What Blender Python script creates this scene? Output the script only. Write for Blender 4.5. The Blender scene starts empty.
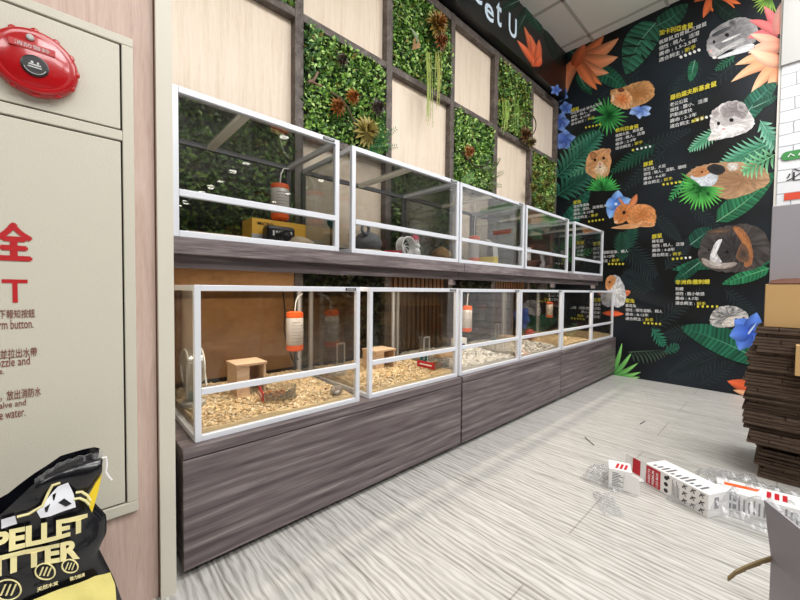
import bpy, bmesh, math, random
from mathutils import Vector, Matrix, noise
R = random.Random(7)
COL = bpy.context.scene.collection
# ------------------------------------------------------------------ camera
F = 358.0; CX, CY = 400.0, 300.0; H = 0.8
def _basis(v1, v2):
    X = Vector((v1[0]-CX, CY-v1[1], -F)).normalized()
    Y = Vector((v2[0]-CX, CY-v2[1], -F)); Y = (Y - X*X.dot(Y)).normalized()
    return X, Y, X.cross(Y)
BX, BY, BZ = _basis((785, 293.2), (67, 286))
CAM = Vector((0, 0, H))
def ray(x, y):
    v = Vector((x-CX, CY-y, -F)); return Vector((BX.dot(v), BY.dot(v), BZ.dot(v)))
def atY(x, y, Y): d = ray(x, y); return CAM + d*(Y/d.y)
def atX(x, y, X): d = ray(x, y); return CAM + d*(X/d.x)
def atZ(x, y, Z): d = ray(x, y); return CAM + d*((Z-H)/d.z)
cam = bpy.data.objects.new('camera', bpy.data.cameras.new('camera')); COL.objects.link(cam)
m = Matrix((BX, BY, BZ)).to_4x4(); m.translation = CAM
cam.matrix_world = m
cam.data.sensor_width = 36; cam.data.lens = 36*F/800; cam.data.clip_start = .02
sc = bpy.context.scene; sc.camera = cam
sc.view_settings.view_transform = 'Standard'; sc.view_settings.look = 'None'
sc.view_settings.exposure = 0.0; sc.view_settings.gamma = 1
sc.cycles.transparent_max_bounces = 24
# ------------------------------------------------------------------ colours, materials
def lin(c):
    f = lambda v: (v/255/12.92) if v/255 <= .04045 else ((v/255+.055)/1.055)**2.4
    return (f(c[0]), f(c[1]), f(c[2]), 1)
MATS = {}
def nt(name):
    m = bpy.data.materials.new(name); m.use_nodes = True
    n = m.node_tree.nodes; b = n['Principled BSDF']
    return m, m.node_tree, b
def plain(name, c, rough=.5, metal=0, emit=0, spec=.5, coat=0, bump=0, bscale=80):
    m, t, b = nt(name)
    b.inputs['Base Color'].default_value = lin(c); b.inputs['Roughness'].default_value = rough
    b.inputs['Metallic'].default_value = metal; b.inputs['Specular IOR Level'].default_value = spec
    b.inputs['Coat Weight'].default_value = coat
    if emit: b.inputs['Emission Color'].default_value = lin(c); b.inputs['Emission Strength'].default_value = emit
    if bump or bscale != 80:
        no = t.nodes.new('ShaderNodeTexNoise'); no.inputs['Scale'].default_value = bscale; no.inputs['Detail'].default_value = 4
        tc = t.nodes.new('ShaderNodeTexCoord'); t.links.new(tc.outputs['Object'], no.inputs['Vector'])
        bp = t.nodes.new('ShaderNodeBump'); bp.inputs['Strength'].default_value = bump; bp.inputs['Distance'].default_value = .01
        t.links.new(no.outputs['Fac'], bp.inputs['Height']); t.links.new(bp.outputs['Normal'], b.inputs['Normal'])
    MATS[name] = m; return m
def wood(name, cols, scale=(1, 12, 12), rough=.5, nscale=3.0, distort=1.2, bump=.05, offset=(0, 0, 0), fine=.35, seams=None, spec=.3, wave=None, lohi=(.36, .64)):
    """long-grain wood: noise squeezed across the grain, a colour ramp, fine fibres on top"""
    m, t, b = nt(name); N = t.nodes; L = t.links
    tc = N.new('ShaderNodeTexCoord'); mp = N.new('ShaderNodeMapping'); mp.inputs['Scale'].default_value = scale
    mp.inputs['Location'].default_value = offset
    L.new(tc.outputs['Object'], mp.inputs['Vector'])
    n1 = N.new('ShaderNodeTexNoise'); n1.inputs['Scale'].default_value = nscale; n1.inputs['Detail'].default_value = 5
    n1.inputs['Distortion'].default_value = distort; n1.inputs['Roughness'].default_value = .6
    L.new(mp.outputs[0], n1.inputs['Vector'])
    n2 = N.new('ShaderNodeTexNoise'); n2.inputs['Scale'].default_value = nscale*7; n2.inputs['Detail'].default_value = 3
    n2.inputs['Distortion'].default_value = .3
    L.new(mp.outputs[0], n2.inputs['Vector'])
    mx = N.new('ShaderNodeMix'); mx.inputs[0].default_value = fine
    L.new(n1.outputs['Fac'], mx.inputs[2]); L.new(n2.outputs['Fac'], mx.inputs[3])
    if wave:      # growth-ring lines: bands across the grain, bent by a slow noise
        ax, sc_, ds, dsc, amt = wave
        wmp = N.new('ShaderNodeMapping'); wmp.inputs['Scale'].default_value = {'X': (1, .16, .16), 'Y': (.16, 1, .5), 'Z': (.12, .5, 1)}[ax]
        L.new(tc.outputs['Object'], wmp.inputs['Vector'])
        wv = N.new('ShaderNodeTexWave'); wv.wave_type = 'BANDS'; wv.bands_direction = ax; wv.wave_profile = 'SIN'
        wv.inputs['Scale'].default_value = sc_; wv.inputs['Distortion'].default_value = ds; wv.inputs['Detail'].default_value = 3; wv.inputs['Detail Scale'].default_value = dsc; wv.inputs['Detail Roughness'].default_value = .6
        L.new(wmp.outputs[0], wv.inputs['Vector'])
        m3 = N.new('ShaderNodeMix'); m3.inputs[0].default_value = amt; L.new(mx.outputs[0], m3.inputs[2]); L.new(wv.outputs['Fac'], m3.inputs[3]); mx = m3
    cr = N.new('ShaderNodeValToRGB'); e = cr.color_ramp.elements
    k = len(cols); lo, hi = lohi
    e[0].position = lo; e[0].color = lin(cols[0]); e[1].position = hi; e[1].color = lin(cols[-1])
    for i in range(1, k-1):
        q = e.new(lo+(hi-lo)*i/(k-1)); q.color = lin(cols[i])
    L.new(mx.outputs[0], cr.inputs[0]); out = cr.outputs[0]
    if seams:
        bt = N.new('ShaderNodeTexBrick'); bt.inputs['Scale'].default_value = 1
        bt.inputs['Brick Width'].default_value = seams[0]; bt.inputs['Row Height'].default_value = seams[1]
        bt.inputs['Mortar Size'].default_value = seams[2]; bt.offset = .37
        bt.inputs['Color1'].default_value = (1, 1, 1, 1); bt.inputs['Color2'].default_value = (.93, .93, .93, 1); bt.inputs['Mortar'].default_value = (.55, .53, .5, 1)
        mp2 = N.new('ShaderNodeMapping'); mp2.inputs['Rotation'].default_value = (0, 0, math.pi/2)
        L.new(tc.outputs['Object'], mp2.inputs['Vector']); L.new(mp2.outputs[0], bt.inputs['Vector'])
        mm = N.new('ShaderNodeMix'); mm.data_type = 'RGBA'; mm.blend_type = 'MULTIPLY'; mm.inputs[0].default_value = .8
        L.new(out, mm.inputs[6]); L.new(bt.outputs['Color'], mm.inputs[7]); out = mm.outputs[2]
    L.new(out, b.inputs['Base Color']); b.inputs['Roughness'].default_value = rough
    b.inputs['Specular IOR Level'].default_value = spec
    bp = N.new('ShaderNodeBump'); bp.inputs['Strength'].default_value = bump*4; bp.inputs['Distance'].default_value = .002
    L.new(mx.outputs[0], bp.inputs['Height']); L.new(bp.outputs['Normal'], b.inputs['Normal'])
    MATS[name] = m; return m
def vcol(name, rough=.5, spec=.3, bump=0, bscale=300, coat=0, trans=0):
    m, t, b = nt(name)
    a = t.nodes.new('ShaderNodeVertexColor'); a.layer_name = 'Col'
    t.links.new(a.outputs['Color'], b.inputs['Base Color'])
    b.inputs['Roughness'].default_value = rough; b.inputs['Specular IOR Level'].default_value = spec
    MATS[name] = m; return m
def glass(name, tint, refl=.04, grazing=.9, rough=0.0, haze=0, hazecol=(200, 200, 200)):
    """thin architectural glass: tinted transparency with a mirror share growing to grazing angles"""
    m = bpy.data.materials.new(name); m.use_nodes = True; t = m.node_tree; N = t.nodes; L = t.links
    N.clear(); o = N.new('ShaderNodeOutputMaterial')
    tr = N.new('ShaderNodeBsdfTransparent'); tr.inputs[0].default_value = tint+(1,)
    gl = N.new('ShaderNodeBsdfGlossy'); gl.inputs['Roughness'].default_value = rough
    lw = N.new('ShaderNodeLayerWeight'); lw.inputs['Blend'].default_value = .5
    pw = N.new('ShaderNodeMath'); pw.operation = 'POWER'; pw.inputs[1].default_value = 3
    ma = N.new('ShaderNodeMath'); ma.operation = 'MULTIPLY_ADD'; ma.inputs[1].default_value = grazing; ma.inputs[2].default_value = refl
    L.new(lw.outputs['Facing'], pw.inputs[0]); L.new(pw.outputs[0], ma.inputs[0])
    mx = N.new('ShaderNodeMixShader'); L.new(ma.outputs[0], mx.inputs[0]); L.new(gl.outputs[0], mx.inputs[2])
    if haze:
        df = N.new('ShaderNodeBsdfDiffuse'); df.inputs[0].default_value = lin(hazecol)
        m2 = N.new('ShaderNodeMixShader'); m2.inputs[0].default_value = haze
        L.new(tr.outputs[0], m2.inputs[1]); L.new(df.outputs[0], m2.inputs[2]); L.new(m2.outputs[0], mx.inputs[1])
    else: L.new(tr.outputs[0], mx.inputs[1])
    L.new(mx.outputs[0], o.inputs[0]); MATS[name] = m; return m

plain('alu', (216, 219, 226), .38, .15); plain('alu_side', (165, 168, 176), .4, .5)
plain('bar_cream', (246, 240, 226), .5); plain('badge', (35, 35, 38), .4); plain('badge_text', (200, 200, 200), .5)
wood('cabinet_wood', [(58, 49, 52), (92, 82, 84), (108, 99, 99), (142, 133, 132)], (.7, 8, 18), .42, 1.6, 1.6, fine=.3, wave=('Z', 9, 9, 1.6, .13), lohi=(.3, .7))
wood('shelf_wood', [(82, 72, 73), (104, 94, 95), (124, 114, 115), (142, 133, 132)], (1, 14, 14), .45, 2.2, 1.2)
wood('lattice_wood', [(76, 67, 62), (98, 89, 84), (124, 115, 110)], (4, 4, 4), .5, 4, 1)
wood('pink_wood', [(166, 138, 126), (188, 163, 151), (198, 175, 163), (208, 187, 176)], (16, 16, 1.2), .55, 3, 1.0, lohi=(.26, .74))
wood('floor_wood', [(128, 125, 119), (172, 170, 165), (192, 190, 186), (208, 207, 203)], (22, .6, 1), .38, 3.2, .8, .04, fine=.4, wave=('X', 16, 11, 1.2, .2), lohi=(.3, .7), seams=(1.25, .3, .0025), spec=.45)
wood('cream_panel', [(226, 206, 184), (236, 219, 199), (241, 226, 208)], (14, 14, .8), .35, 4, .4, .01)
wood('plywood', [(160, 118, 74), (178, 134, 88), (188, 144, 96)], (3, 3, 3), .6, 2, .5, .02)
wood('brown_wood', [(70, 46, 28), (112, 78, 48), (150, 106, 66)], (16, 16, .8), .55, 3, .8)
wood('light_wood', [(196, 164, 132), (214, 184, 154), (226, 200, 172)], (2, 12, 12), .55, 4, .5)
plain('trim_paint', (203, 198, 184), .5); plain('reveal', (176, 172, 162), .5)
plain('steel_cream', (196, 192, 177), .42, bump=.12, bscale=420); plain('gap_black', (24, 20, 18), .8)
plain('alarm_red', (168, 18, 24), .2, coat=.4); plain('label_red', (176, 42, 44), .4); plain('print_red', (176, 22, 28), .5)
plain('print_brown', (120, 62, 52), .6); plain('white', (236, 236, 236), .5); plain('black_plastic', (26, 26, 28), .35)
plain('ceiling_tile', (236, 236, 233), .8, bump=.05, bscale=200); plain('ceiling_bar', (186, 186, 182), .6)
plain('wall_white', (225, 222, 215), .7); plain('far_wall', (150, 148, 144), .8)
plain('lamp', (255, 250, 240), emit=14); plain('strip', (255, 226, 180), emit=3); plain('dark_board', (22, 24, 24), .6)
plain('orange_plastic', (226, 96, 40), .35); plain('bottle_body', (196, 190, 186), .25, bump=.02); plain('print_grey', (120, 116, 116), .6)
plain('wire', (52, 50, 50), .4); plain('wire_white', (214, 214, 210), .4); plain('teal', (22, 106, 112), .3)
plain('yellow_box', (224, 172, 58), .5); plain('yellow', (236, 206, 40), .4); plain('pale_grey', (178, 178, 176), .6)
plain('felt_grey', (104, 106, 110), .95, bump=.5, bscale=120); plain('felt_beige', (206, 188, 162), .95, bump=.4, bscale=120)
plain('tan_fabric', (196, 160, 118), .9, bump=.4, bscale=100); plain('pink', (214, 96, 118), .6); plain('food', (176, 118, 62), .8, bump=.6, bscale=200)
plain('kraft', (192, 156, 104), .75, bump=.03, bscale=60); plain('grey_card', (150, 147, 154), .6); plain('flap_olive', (128, 110, 76), .7)
wood('box_dark', [(50, 40, 34), (76, 61, 50), (104, 87, 72)], (2, 2, 50), .8, 3, .3, .2); plain('box_side', (92, 72, 56), .85, bump=.1, bscale=40)
plain('carton_white', (232, 231, 230), .4); plain('carton_red', (186, 30, 44), .4); plain('carton_print', (110, 110, 116), .5); plain('carton_black', (40, 38, 40), .5)
plain('bag_black', (13, 14, 20), .22, coat=.3, bump=.25, bscale=22); plain('bag_yellow', (226, 214, 130), .35, bump=.15, bscale=22)
plain('bag_cream', (224, 214, 158), .35); plain('bag_white', (222, 224, 230), .3); plain('sign_green', (46, 132, 62), .4); plain('sign_orange', (206, 66, 38), .4)
plain('hamster_fur', (150, 138, 126), .95, bump=.6, bscale=200); plain('brown_carton', (94, 56, 40), .7)
plain('box_blue', (44, 60, 130), .5); plain('mural_black', (19, 24, 27), .42); plain('banner_black', (14, 17, 18), .3)
vcol('print_paint', .42, .3); vcol('leaf', .42, .45); vcol('chips', .8, .2)
plain('text_white', (228, 228, 228), .5); plain('text_yellow', (212, 200, 56), .5)
plain('text_blue', (205, 222, 236), .4, emit=.25)
glass('cage_glass', (.90, .90, .89), .03, .75)
glass('back_pane', (.90, .90, .89), .09, .7); plain('rear_grey', (84, 84, 88), .45)
glass('dark_glass', (.89, .88, .86), .03, .75)
glass('clear_plastic', (.86, .87, .87), .06, .8, .08, .05)
glass('crumpled_film', (.9, .91, .92), .07, .6, .25, .12, (215, 216, 220))

# mural base: near black with bluish cloudy patches printed on it
m, t, b = nt('mural_base'); tc = t.nodes.new('ShaderNodeTexCoord'); no = t.nodes.new('ShaderNodeTexNoise'); no.inputs['Scale'].default_value = 1.3; no.inputs['Detail'].default_value = 3
cr = t.nodes.new('ShaderNodeValToRGB'); cr.color_ramp.elements[0].position = .38; cr.color_ramp.elements[0].color = lin((9, 11, 12)); cr.color_ramp.elements[1].position = .68; cr.color_ramp.elements[1].color = lin((31, 40, 49))
t.links.new(tc.outputs['Object'], no.inputs['Vector']); t.links.new(no.outputs['Fac'], cr.inputs[0]); t.links.new(cr.outputs[0], b.inputs['Base Color']); b.inputs['Roughness'].default_value = .42; b.inputs['Specular IOR Level'].default_value = .3
MATS['mural_base'] = m
# white brick paper
m, t, b = nt('white_brick'); tc = t.nodes.new('ShaderNodeTexCoord'); mp = t.nodes.new('ShaderNodeMapping'); mp.inputs['Rotation'].default_value = (math.pi/2, 0, math.pi/2)
no = t.nodes.new('ShaderNodeTexNoise'); no.inputs['Scale'].default_value = 9
va = t.nodes.new('ShaderNodeVectorMath'); va.operation = 'MULTIPLY_ADD'; va.inputs[1].default_value = (.02, .02, .02)
sp = t.nodes.new('ShaderNodeSeparateXYZ'); cb = t.nodes.new('ShaderNodeCombineXYZ')
br = t.nodes.new('ShaderNodeTexBrick'); br.inputs['Scale'].default_value = 1; br.inputs['Brick Width'].default_value = .26; br.inputs['Row Height'].default_value = .085; br.inputs['Mortar Size'].default_value = .0035
br.inputs['Color1'].default_value = lin((222, 224, 228)); br.inputs['Color2'].default_value = lin((208, 211, 217)); br.inputs['Mortar'].default_value = lin((150, 152, 158))
t.links.new(tc.outputs['Object'], no.inputs['Vector']); t.links.new(no.outputs['Color'], va.inputs[0]); t.links.new(tc.outputs['Object'], va.inputs[2])
t.links.new(va.outputs[0], sp.inputs[0]); t.links.new(sp.outputs['Y'], cb.inputs['X']); t.links.new(sp.outputs['Z'], cb.inputs['Y'])
t.links.new(cb.outputs[0], br.inputs['Vector']); t.links.new(br.outputs['Color'], b.inputs['Base Color']); b.inputs['Roughness'].default_value = .6
MATS['white_brick'] = m

# ------------------------------------------------------------------ mesh builder
class MB:
    def __init__(s): s.v = []; s.f = []; s.c = []; s.mi = []; s.cur = 0
    def vert(s, p, c=None): s.v.append(tuple(p)); s.c.append(c); return len(s.v)-1
    def face(s, idx): s.f.append(tuple(idx)); s.mi.append(s.cur)
    def quad(s, a, b, c, d, col=None):
        i = [s.vert(p, col) for p in (a, b, c, d)]; s.face(i)
    def box(s, a, b):
        x0, y0, z0 = [min(p, q) for p, q in zip(a, b)]; x1, y1, z1 = [max(p, q) for p, q in zip(a, b)]
        n = len(s.v)
        for p in ((x0, y0, z0), (x1, y0, z0), (x1, y1, z0), (x0, y1, z0), (x0, y0, z1), (x1, y0, z1), (x1, y1, z1), (x0, y1, z1)): s.vert(p)
        for q in ((3, 2, 1, 0), (4, 5, 6, 7), (0, 1, 5, 4), (1, 2, 6, 5), (2, 3, 7, 6), (3, 0, 4, 7)): s.face([n+k for k in q])
    def tube(s, pts, r, seg=8, cap=True, col=None):
        pts = [Vector(p) for p in pts]; rs = r if isinstance(r, (list, tuple)) else [r]*len(pts)
        rings = []; up = None
        for i, p in enumerate(pts):
            d = (pts[min(i+1, len(pts)-1)]-pts[max(i-1, 0)]).normalized()
            if up is None: up = Vector((0, 0, 1)) if abs(d.z) < .9 else Vector((1, 0, 0))
            a = d.cross(up).normalized(); b2 = a.cross(d).normalized(); up = b2
            rings.append([s.vert(p+a*rs[i]*math.cos(2*math.pi*k/seg)+b2*rs[i]*math.sin(2*math.pi*k/seg), col) for k in range(seg)])
        for A, B in zip(rings, rings[1:]):
            for k in range(seg): s.face((A[k], A[(k+1) % seg], B[(k+1) % seg], B[k]))
        if cap: s.face(rings[0][::-1]); s.face(rings[-1])
    def lathe(s, prof, c, seg=24, axis='z', col=None):
        c = Vector(c); rings = []
        for r, h in prof:
            ring = []
            for k in range(seg):
                a = 2*math.pi*k/seg; u, w = r*math.cos(a), r*math.sin(a)
                p = (u, w, h) if axis == 'z' else ((u, -h, w) if axis == '-y' else ((h, u, w)))
                ring.append(s.vert(c+Vector(p), col))
            rings.append(ring)
        for A, B in zip(rings, rings[1:]):
            for k in range(seg): s.face((A[k], A[(k+1) % seg], B[(k+1) % seg], B[k]))
        s.face(rings[0][::-1]); s.face(rings[-1])
    def blob(s, c, r, nz=.15, seg=20, rings=12, ns=4, col=None, flat=None):
        c = Vector(c); G = []
        for i in range(rings+1):
            th = math.pi*i/rings; row = []
            for k in range(seg):
                a = 2*math.pi*k/seg
                d = Vector((math.sin(th)*math.cos(a), math.sin(th)*math.sin(a), math.cos(th)))
                q = 1+nz*noise.noise(d*ns*.5+c*7)
                p = Vector((d.x*r[0], d.y*r[1], d.z*r[2]))*q
                row.append(s.vert(c+p, col))
            G.append(row)
        for A, B in zip(G, G[1:]):
            for k in range(seg): s.face((A[k], A[(k+1) % seg], B[(k+1) % seg], B[k]))
    def grid(s, fn, nu, nv, col=None):
        g = [[None]*(nv+1) for _ in range(nu+1)]
        for i in range(nu+1):
            for j in range(nv+1):
                g[i][j] = s.vert(fn(i/nu, j/nv), col(i/nu, j/nv) if callable(col) else col)
        for i in range(nu):
            for j in range(nv): s.face((g[i][j], g[i+1][j], g[i+1][j+1], g[i][j+1]))
    def build(s, name, mats, parent=None, smooth=False, bevel=0, local=False, solid=0, **tags):
        me = bpy.data.meshes.new(name)
        off = Vector((0, 0, 0))
        if parent is not None and not local: off = parent.matrix_basis.translation if parent.parent is None else parent.parent.matrix_basis.translation + parent.matrix_basis.translation
        o = bpy.data.objects.new(name, me)
        if parent is None and not local and s.v and tags.get('label'):
            xs, ys, zs = zip(*s.v); off = Vector(((min(xs)+max(xs))/2, (min(ys)+max(ys))/2, min(zs))); o.location = off
        me.from_pydata([(Vector(p)-off)[:] for p in s.v], [], s.f)
        if not isinstance(mats, (list, tuple)): mats = [mats]
        for q in mats: me.materials.append(MATS[q])
        if len(mats) > 1: me.polygons.foreach_set('material_index', s.mi)
        if any(c is not None for c in s.c):
            a = me.color_attributes.new('Col', 'FLOAT_COLOR', 'POINT')
            flat = []
            for c in s.c: flat += list(c if c is not None else (1, 1, 1, 1))
            a.data.foreach_set('color', flat)
        if smooth: me.polygons.foreach_set('use_smooth', [True]*len(me.polygons))
        me.update(); COL.objects.link(o)
        if parent is not None: o.parent = parent
        if bevel:
            md = o.modifiers.new('b', 'BEVEL'); md.width = bevel; md.segments = 2; md.limit_method = 'ANGLE'
        if solid:
            md = o.modifiers.new('s', 'SOLIDIFY'); md.thickness = solid; md.offset = 0
        for k, v in tags.items(): o[k] = v
        return o
def thing(name, loc, label, category, group=None, rz=0):
    o = bpy.data.objects.new(name, None); o.empty_display_size = .05; COL.objects.link(o)
    o.location = loc; o.rotation_euler = (0, 0, rz); o['label'] = label; o['category'] = category
    if group: o['group'] = group
    return o
def bx(name, a, b, mat, parent=None, bevel=0, **t):
    k = MB(); k.box(a, b); return k.build(name, mat, parent, bevel=bevel, **t)
def struct(name, a, b, mat): return bx(name, a, b, mat, kind='structure')

# text fitted into a frame: origin (left baseline), right vector, up vector (full extents)
def text_mesh(body, bold=0.0):
    cu = bpy.data.curves.new('t', 'FONT'); cu.body = body; cu.size = 1; cu.offset = bold; cu.resolution_u = 3
    ob = bpy.data.objects.new('t', cu); COL.objects.link(ob)
    dg = bpy.context.evaluated_depsgraph_get(); dg.update()
    me = bpy.data.meshes.new_from_object(ob.evaluated_get(dg))
    bpy.data.objects.remove(ob)
    vs = [v.co.copy() for v in me.vertices]; fs = [tuple(p.vertices) for p in me.polygons]
    bpy.data.meshes.remove(me)
    return vs, fs
_tc = {}
def add_text(k, body, O, U, V, N=None, bold=.0, capbase=True, warp=None):
    """lays the text's bounding box on the parallelogram O + a*U + b*V"""
    if bold and any(ord(ch) > 255 for ch in body):
        nn_ = U.cross(V).normalized()*.00012
        for j_, (du, dv) in enumerate(((-1, 0), (1, 0), (0, 1), (0, -1))):
            e = V*bold*.8; q = U.normalized()*V.length*bold*.8
            add_text(k, body, O+q*du+e*dv+nn_*j_, U, V, bold=0, warp=warp)
        return
    key = (body, bold)
    if key not in _tc: _tc[key] = text_mesh(body, bold)
    vs, fs = _tc[key]
    if not vs: return
    x0 = min(v.x for v in vs); x1 = max(v.x for v in vs); y0 = min(v.y for v in vs); y1 = max(v.y for v in vs)
    n = len(k.v)
    for v in vs:
        p = O + U*((v.x-x0)/(x1-x0)) + V*((v.y-y0)/(y1-y0))
        k.vert(warp(p) if warp else p)
    for f in fs: k.face([n+i for i in f])

# ------------------------------------------------------------------ room shell
XM = 3.84; YW = 1.75; ZC = 3.27
struct('floor', (-5, -12, -.05), (9, 2.0, 0), 'floor_wood')
struct('ceiling', (-5, -12, ZC+.01), (9, 2.0, ZC+.1), 'ceiling_tile')
k = MB()
for i in range(0, 24):
    x = 3.72-.6*i
    if x > -5: k.box((x-.012, -12, ZC), (x+.012, 1.62, ZC+.0102))
    k.box((-5, 1.36-.6*i-.012, ZC), (9, 1.36-.6*i+.012, ZC+.0101))
k.build('trim_1', 'ceiling_bar', kind='structure')
struct('wall_back', (.0, YW+.02, 0), (XM+.1, YW+.12, ZC+.01), 'dark_board')
struct('wall_right', (XM+.004, .066, 0), (XM+.12, YW+.02, ZC+.01), 'mural_black')
struct('wall_front', (-5, -12.1, 0), (9, -12, ZC+.01), 'far_wall')
struct('wall_left', (-5.1, -12, 0), (-5, 2, ZC+.01), 'far_wall')
struct('wall_side', (9, -12, 0), (9.1, 2, ZC+.01), 'far_wall')
# white brick pillar past the mural
pil = struct('wall_pillar', (XM-.03, -.9, 0), (XM+.3, .062, 2.44), 'white_brick')
struct('wall_bulkhead', (XM-.05, -.95, 2.44), (XM+.35, .066, ZC+.01), 'pale_grey')
struct('trim_2', (XM-.02, .062, 0), (XM+.1, .078, ZC+.01), 'wall_white')

# left: pinkish wood wall with the hydrant cabinet, closing the alcove with a painted post
struct('wall_hydrant', (-5, 1.08, 0), (.166, 1.75, ZC+.01), 'pink_wood')
struct('trim_3', (.166, 1.062, 0), (.2, 1.75, ZC+.01), 'trim_paint')
struct('trim_4', (.163, 1.0785, 0), (.166, 1.12, ZC+.01), 'brown_carton')

# ------------------------------------------------------------------ hydrant cabinet
HC = thing('fire_hydrant_cabinet', (-.3, 1.05, .25), 'cream steel fire hydrant cabinet with red lettering set into the pinkish wood wall', 'cabinet')
XR = .122; XL = -.72; Y0 = 1.068
k = MB(); z0, z1 = .25, 1.385
k.box((XL, Y0, z0), (XR, 1.0795, z0+.026)); k.box((XL, Y0, z1-.02), (XR, 1.0795, z1)); k.box((XR-.022, Y0, z0+.026), (XR, 1.0795, z1-.02)); k.box((XL, Y0, z0+.026), (XL+.022, 1.0795, z1-.02))
k.box((XL+.022, Y0, 1.142), (XR-.022, 1.0795, 1.165))
k.build('frame', 'steel_cream', HC, bevel=.002)
bx('backing', (XL+.022, 1.0775, z0+.026), (XR-.022, 1.0797, z1-.02), 'gap_black', HC)
DR = bx('door', (XL+.026, Y0+.0015, z0+.030), (XR-.0255, 1.077, 1.1385), 'steel_cream', HC, bevel=.0015)
bx('alarm_panel', (XL+.026, Y0+.0015, 1.1685), (XR-.0255, 1.077, z1-.0235), 'steel_cream', HC, bevel=.0015)
def wt(k, body, x0, x1, yb, yt, xr, bold=0):
    """text on the hydrant door: visible right end at pixel x1, baseline yb and top yt there; width given in metres"""
    r = atY(x1, yb, Y0); t_ = atY(x1, yt, Y0); hgt = t_.z-r.z
    add_text(k, body, Vector((r.x-xr, Y0+.0004, r.z)), Vector((xr, 0, 0)), Vector((0, 0, hgt)), bold=bold)
k = MB(); wt(k, '消防栓', 0, 31.5, 262, 225, .23, .04); k.build('red_characters', 'print_red', DR)
k = MB(); wt(k, 'FIRE HYDRANT', 0, 28, 302.5, 279.5, .41, .012); k.build('red_lettering', 'print_red', DR)
for rows_ in ((('按下報知按鈕', 35, 317.5, 309, .061), ('Press the alarm button.', 33.5, 328, 319, .107)),
              (('打開箱門並拉出水帶', 37, 356, 347, .094), ('Pull out nozzle and', 30, 364.5, 356, .096), ('hose.', 4, 374, 368, .022)),
              (('打開開關，放出消防水', 41, 396, 386.5, .098), ('Open the valve and', 26, 407, 399, .09), ('release the water.', 25.5, 416, 407, .08))):
    for tx_, x_, b_, t_, w_ in rows_:
        k = MB(); wt(k, tx_, 0, x_, b_, t_, w_, .004); k.build('instruction_line', 'print_brown', DR)
# red alarm bell plate
AC = atY(35, 61, 1.045); AL = thing('fire_alarm', (AC.x, Y0, AC.z), 'round glossy red fire alarm mounted on the upper cream cabinet panel', 'alarm')
c = (AC.x, Y0+.001, AC.z); rad = .066
k = MB(); k.lathe([(rad*.93, 0), (rad, .006), (rad, .014), (rad*.95, .021), (rad*.86, .025), (rad*.80, .023), (rad*.76, .0245), (rad*.4, .028), (.001, .029)], c, 48, '-y')
k.build('housing', 'alarm_red', AL, smooth=True)
k = MB()
for i in range(12):
    a = 2*math.pi*i/12; k.blob((c[0]+math.cos(a)*rad*.925, c[1]-.0165, c[2]+math.sin(a)*rad*.925), (.007, .0035, .008), 0)
k.build('ridge', 'alarm_red', AL, smooth=True)
k = MB(); k.lathe([(.0205, .0), (.0205, .0295), (.018, .0305), (.001, .0305)], (c[0], c[1], c[2]-.012), 32, '-y'); sd_ = k.build('sounder_disc', 'black_plastic', AL, smooth=False)
k = MB(); k.box((c[0]-.009, c[1]-.0312, c[2]-.012), (c[0]+.009, c[1]-.0306, c[2]-.0095)); k.box((c[0]-.006, c[1]-.0312, c[2]-.0085), (c[0]-.002, c[1]-.0306, c[2]-.0045)); k.box((c[0]+.003, c[1]-.0312, c[2]-.0085), (c[0]+.006, c[1]-.0306, c[2]-.0045)); k.box((c[0]-.010, c[1]-.0312, c[2]-.0165), (c[0]+.010, c[1]-.0306, c[2]-.0145))
k.tube([(c[0]+.0165*math.cos(a), c[1]-.031, c[2]-.012+.0165*math.sin(a)) for a in [math.radians(200+i*14) for i in range(11)]], .0006, 5)
k.build('white_print', 'badge_text', sd_)
k = MB(); k.box((c[0]-.036, c[1]-.0295, c[2]+.017), (c[0]+.03, c[1]-.026, c[2]+.031)); npl = k.build('name_plate', 'label_red', AL, bevel=.001)
k = MB(); add_text(k, '消防警鈴', Vector((c[0]-.028, c[1]-.0302, c[2]+.020)), Vector((.05, 0, 0)), Vector((0, 0, .008))); k.build('plate_text', 'badge_text', npl)
k = MB(); k.lathe([(.006, .02), (.006, .029), (.004, .031), (.001, .031)], (c[0]-.006, c[1], c[2]+.042), 20, '-y'); k.build('rivet', 'pale_grey', AL)

# ------------------------------------------------------------------ the green wall lattice
XS = [.25, .845, .891, 1.443, 1.49, 2.055, 2.10, 2.622, 2.69, 3.25, 3.295, 3.80, 3.85]
CELLX = [(.2, .845), (.891, 1.443), (1.49, 2.055), (2.10, 2.622), (2.68, 3.25), (3.295, 3.80)]
ROWZ = [(2.185, 2.745), (1.61, 2.145), (1.03, 1.57), (.40, .99)]
LT = thing('lattice_frame', (2, 1.7, .4), 'grey brown square lattice framing the green wall above the cages', 'frame')
for (a, b) in zip([c[1] for c in CELLX], [c[0] for c in CELLX][1:]+[3.839]): bx('upright', (a, 1.69, .4), (b, 1.755, 2.80), 'lattice_wood', LT, bevel=.002)
for (za, zb) in ((2.745, 2.80), (2.145, 2.185), (1.57, 1.61), (.99, 1.03)):
    for cc in CELLX: bx('rail', (cc[0]+.0005, 1.692, za), (cc[1]-.0005, 1.755, zb), 'lattice_wood', LT, bevel=.002)
FILL = {0: 'GCGCGC', 1: 'CGCGCG', 2: 'GCGCGC', 3: 'PGWGWG'}
def rgb(c): return lin(c)
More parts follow.
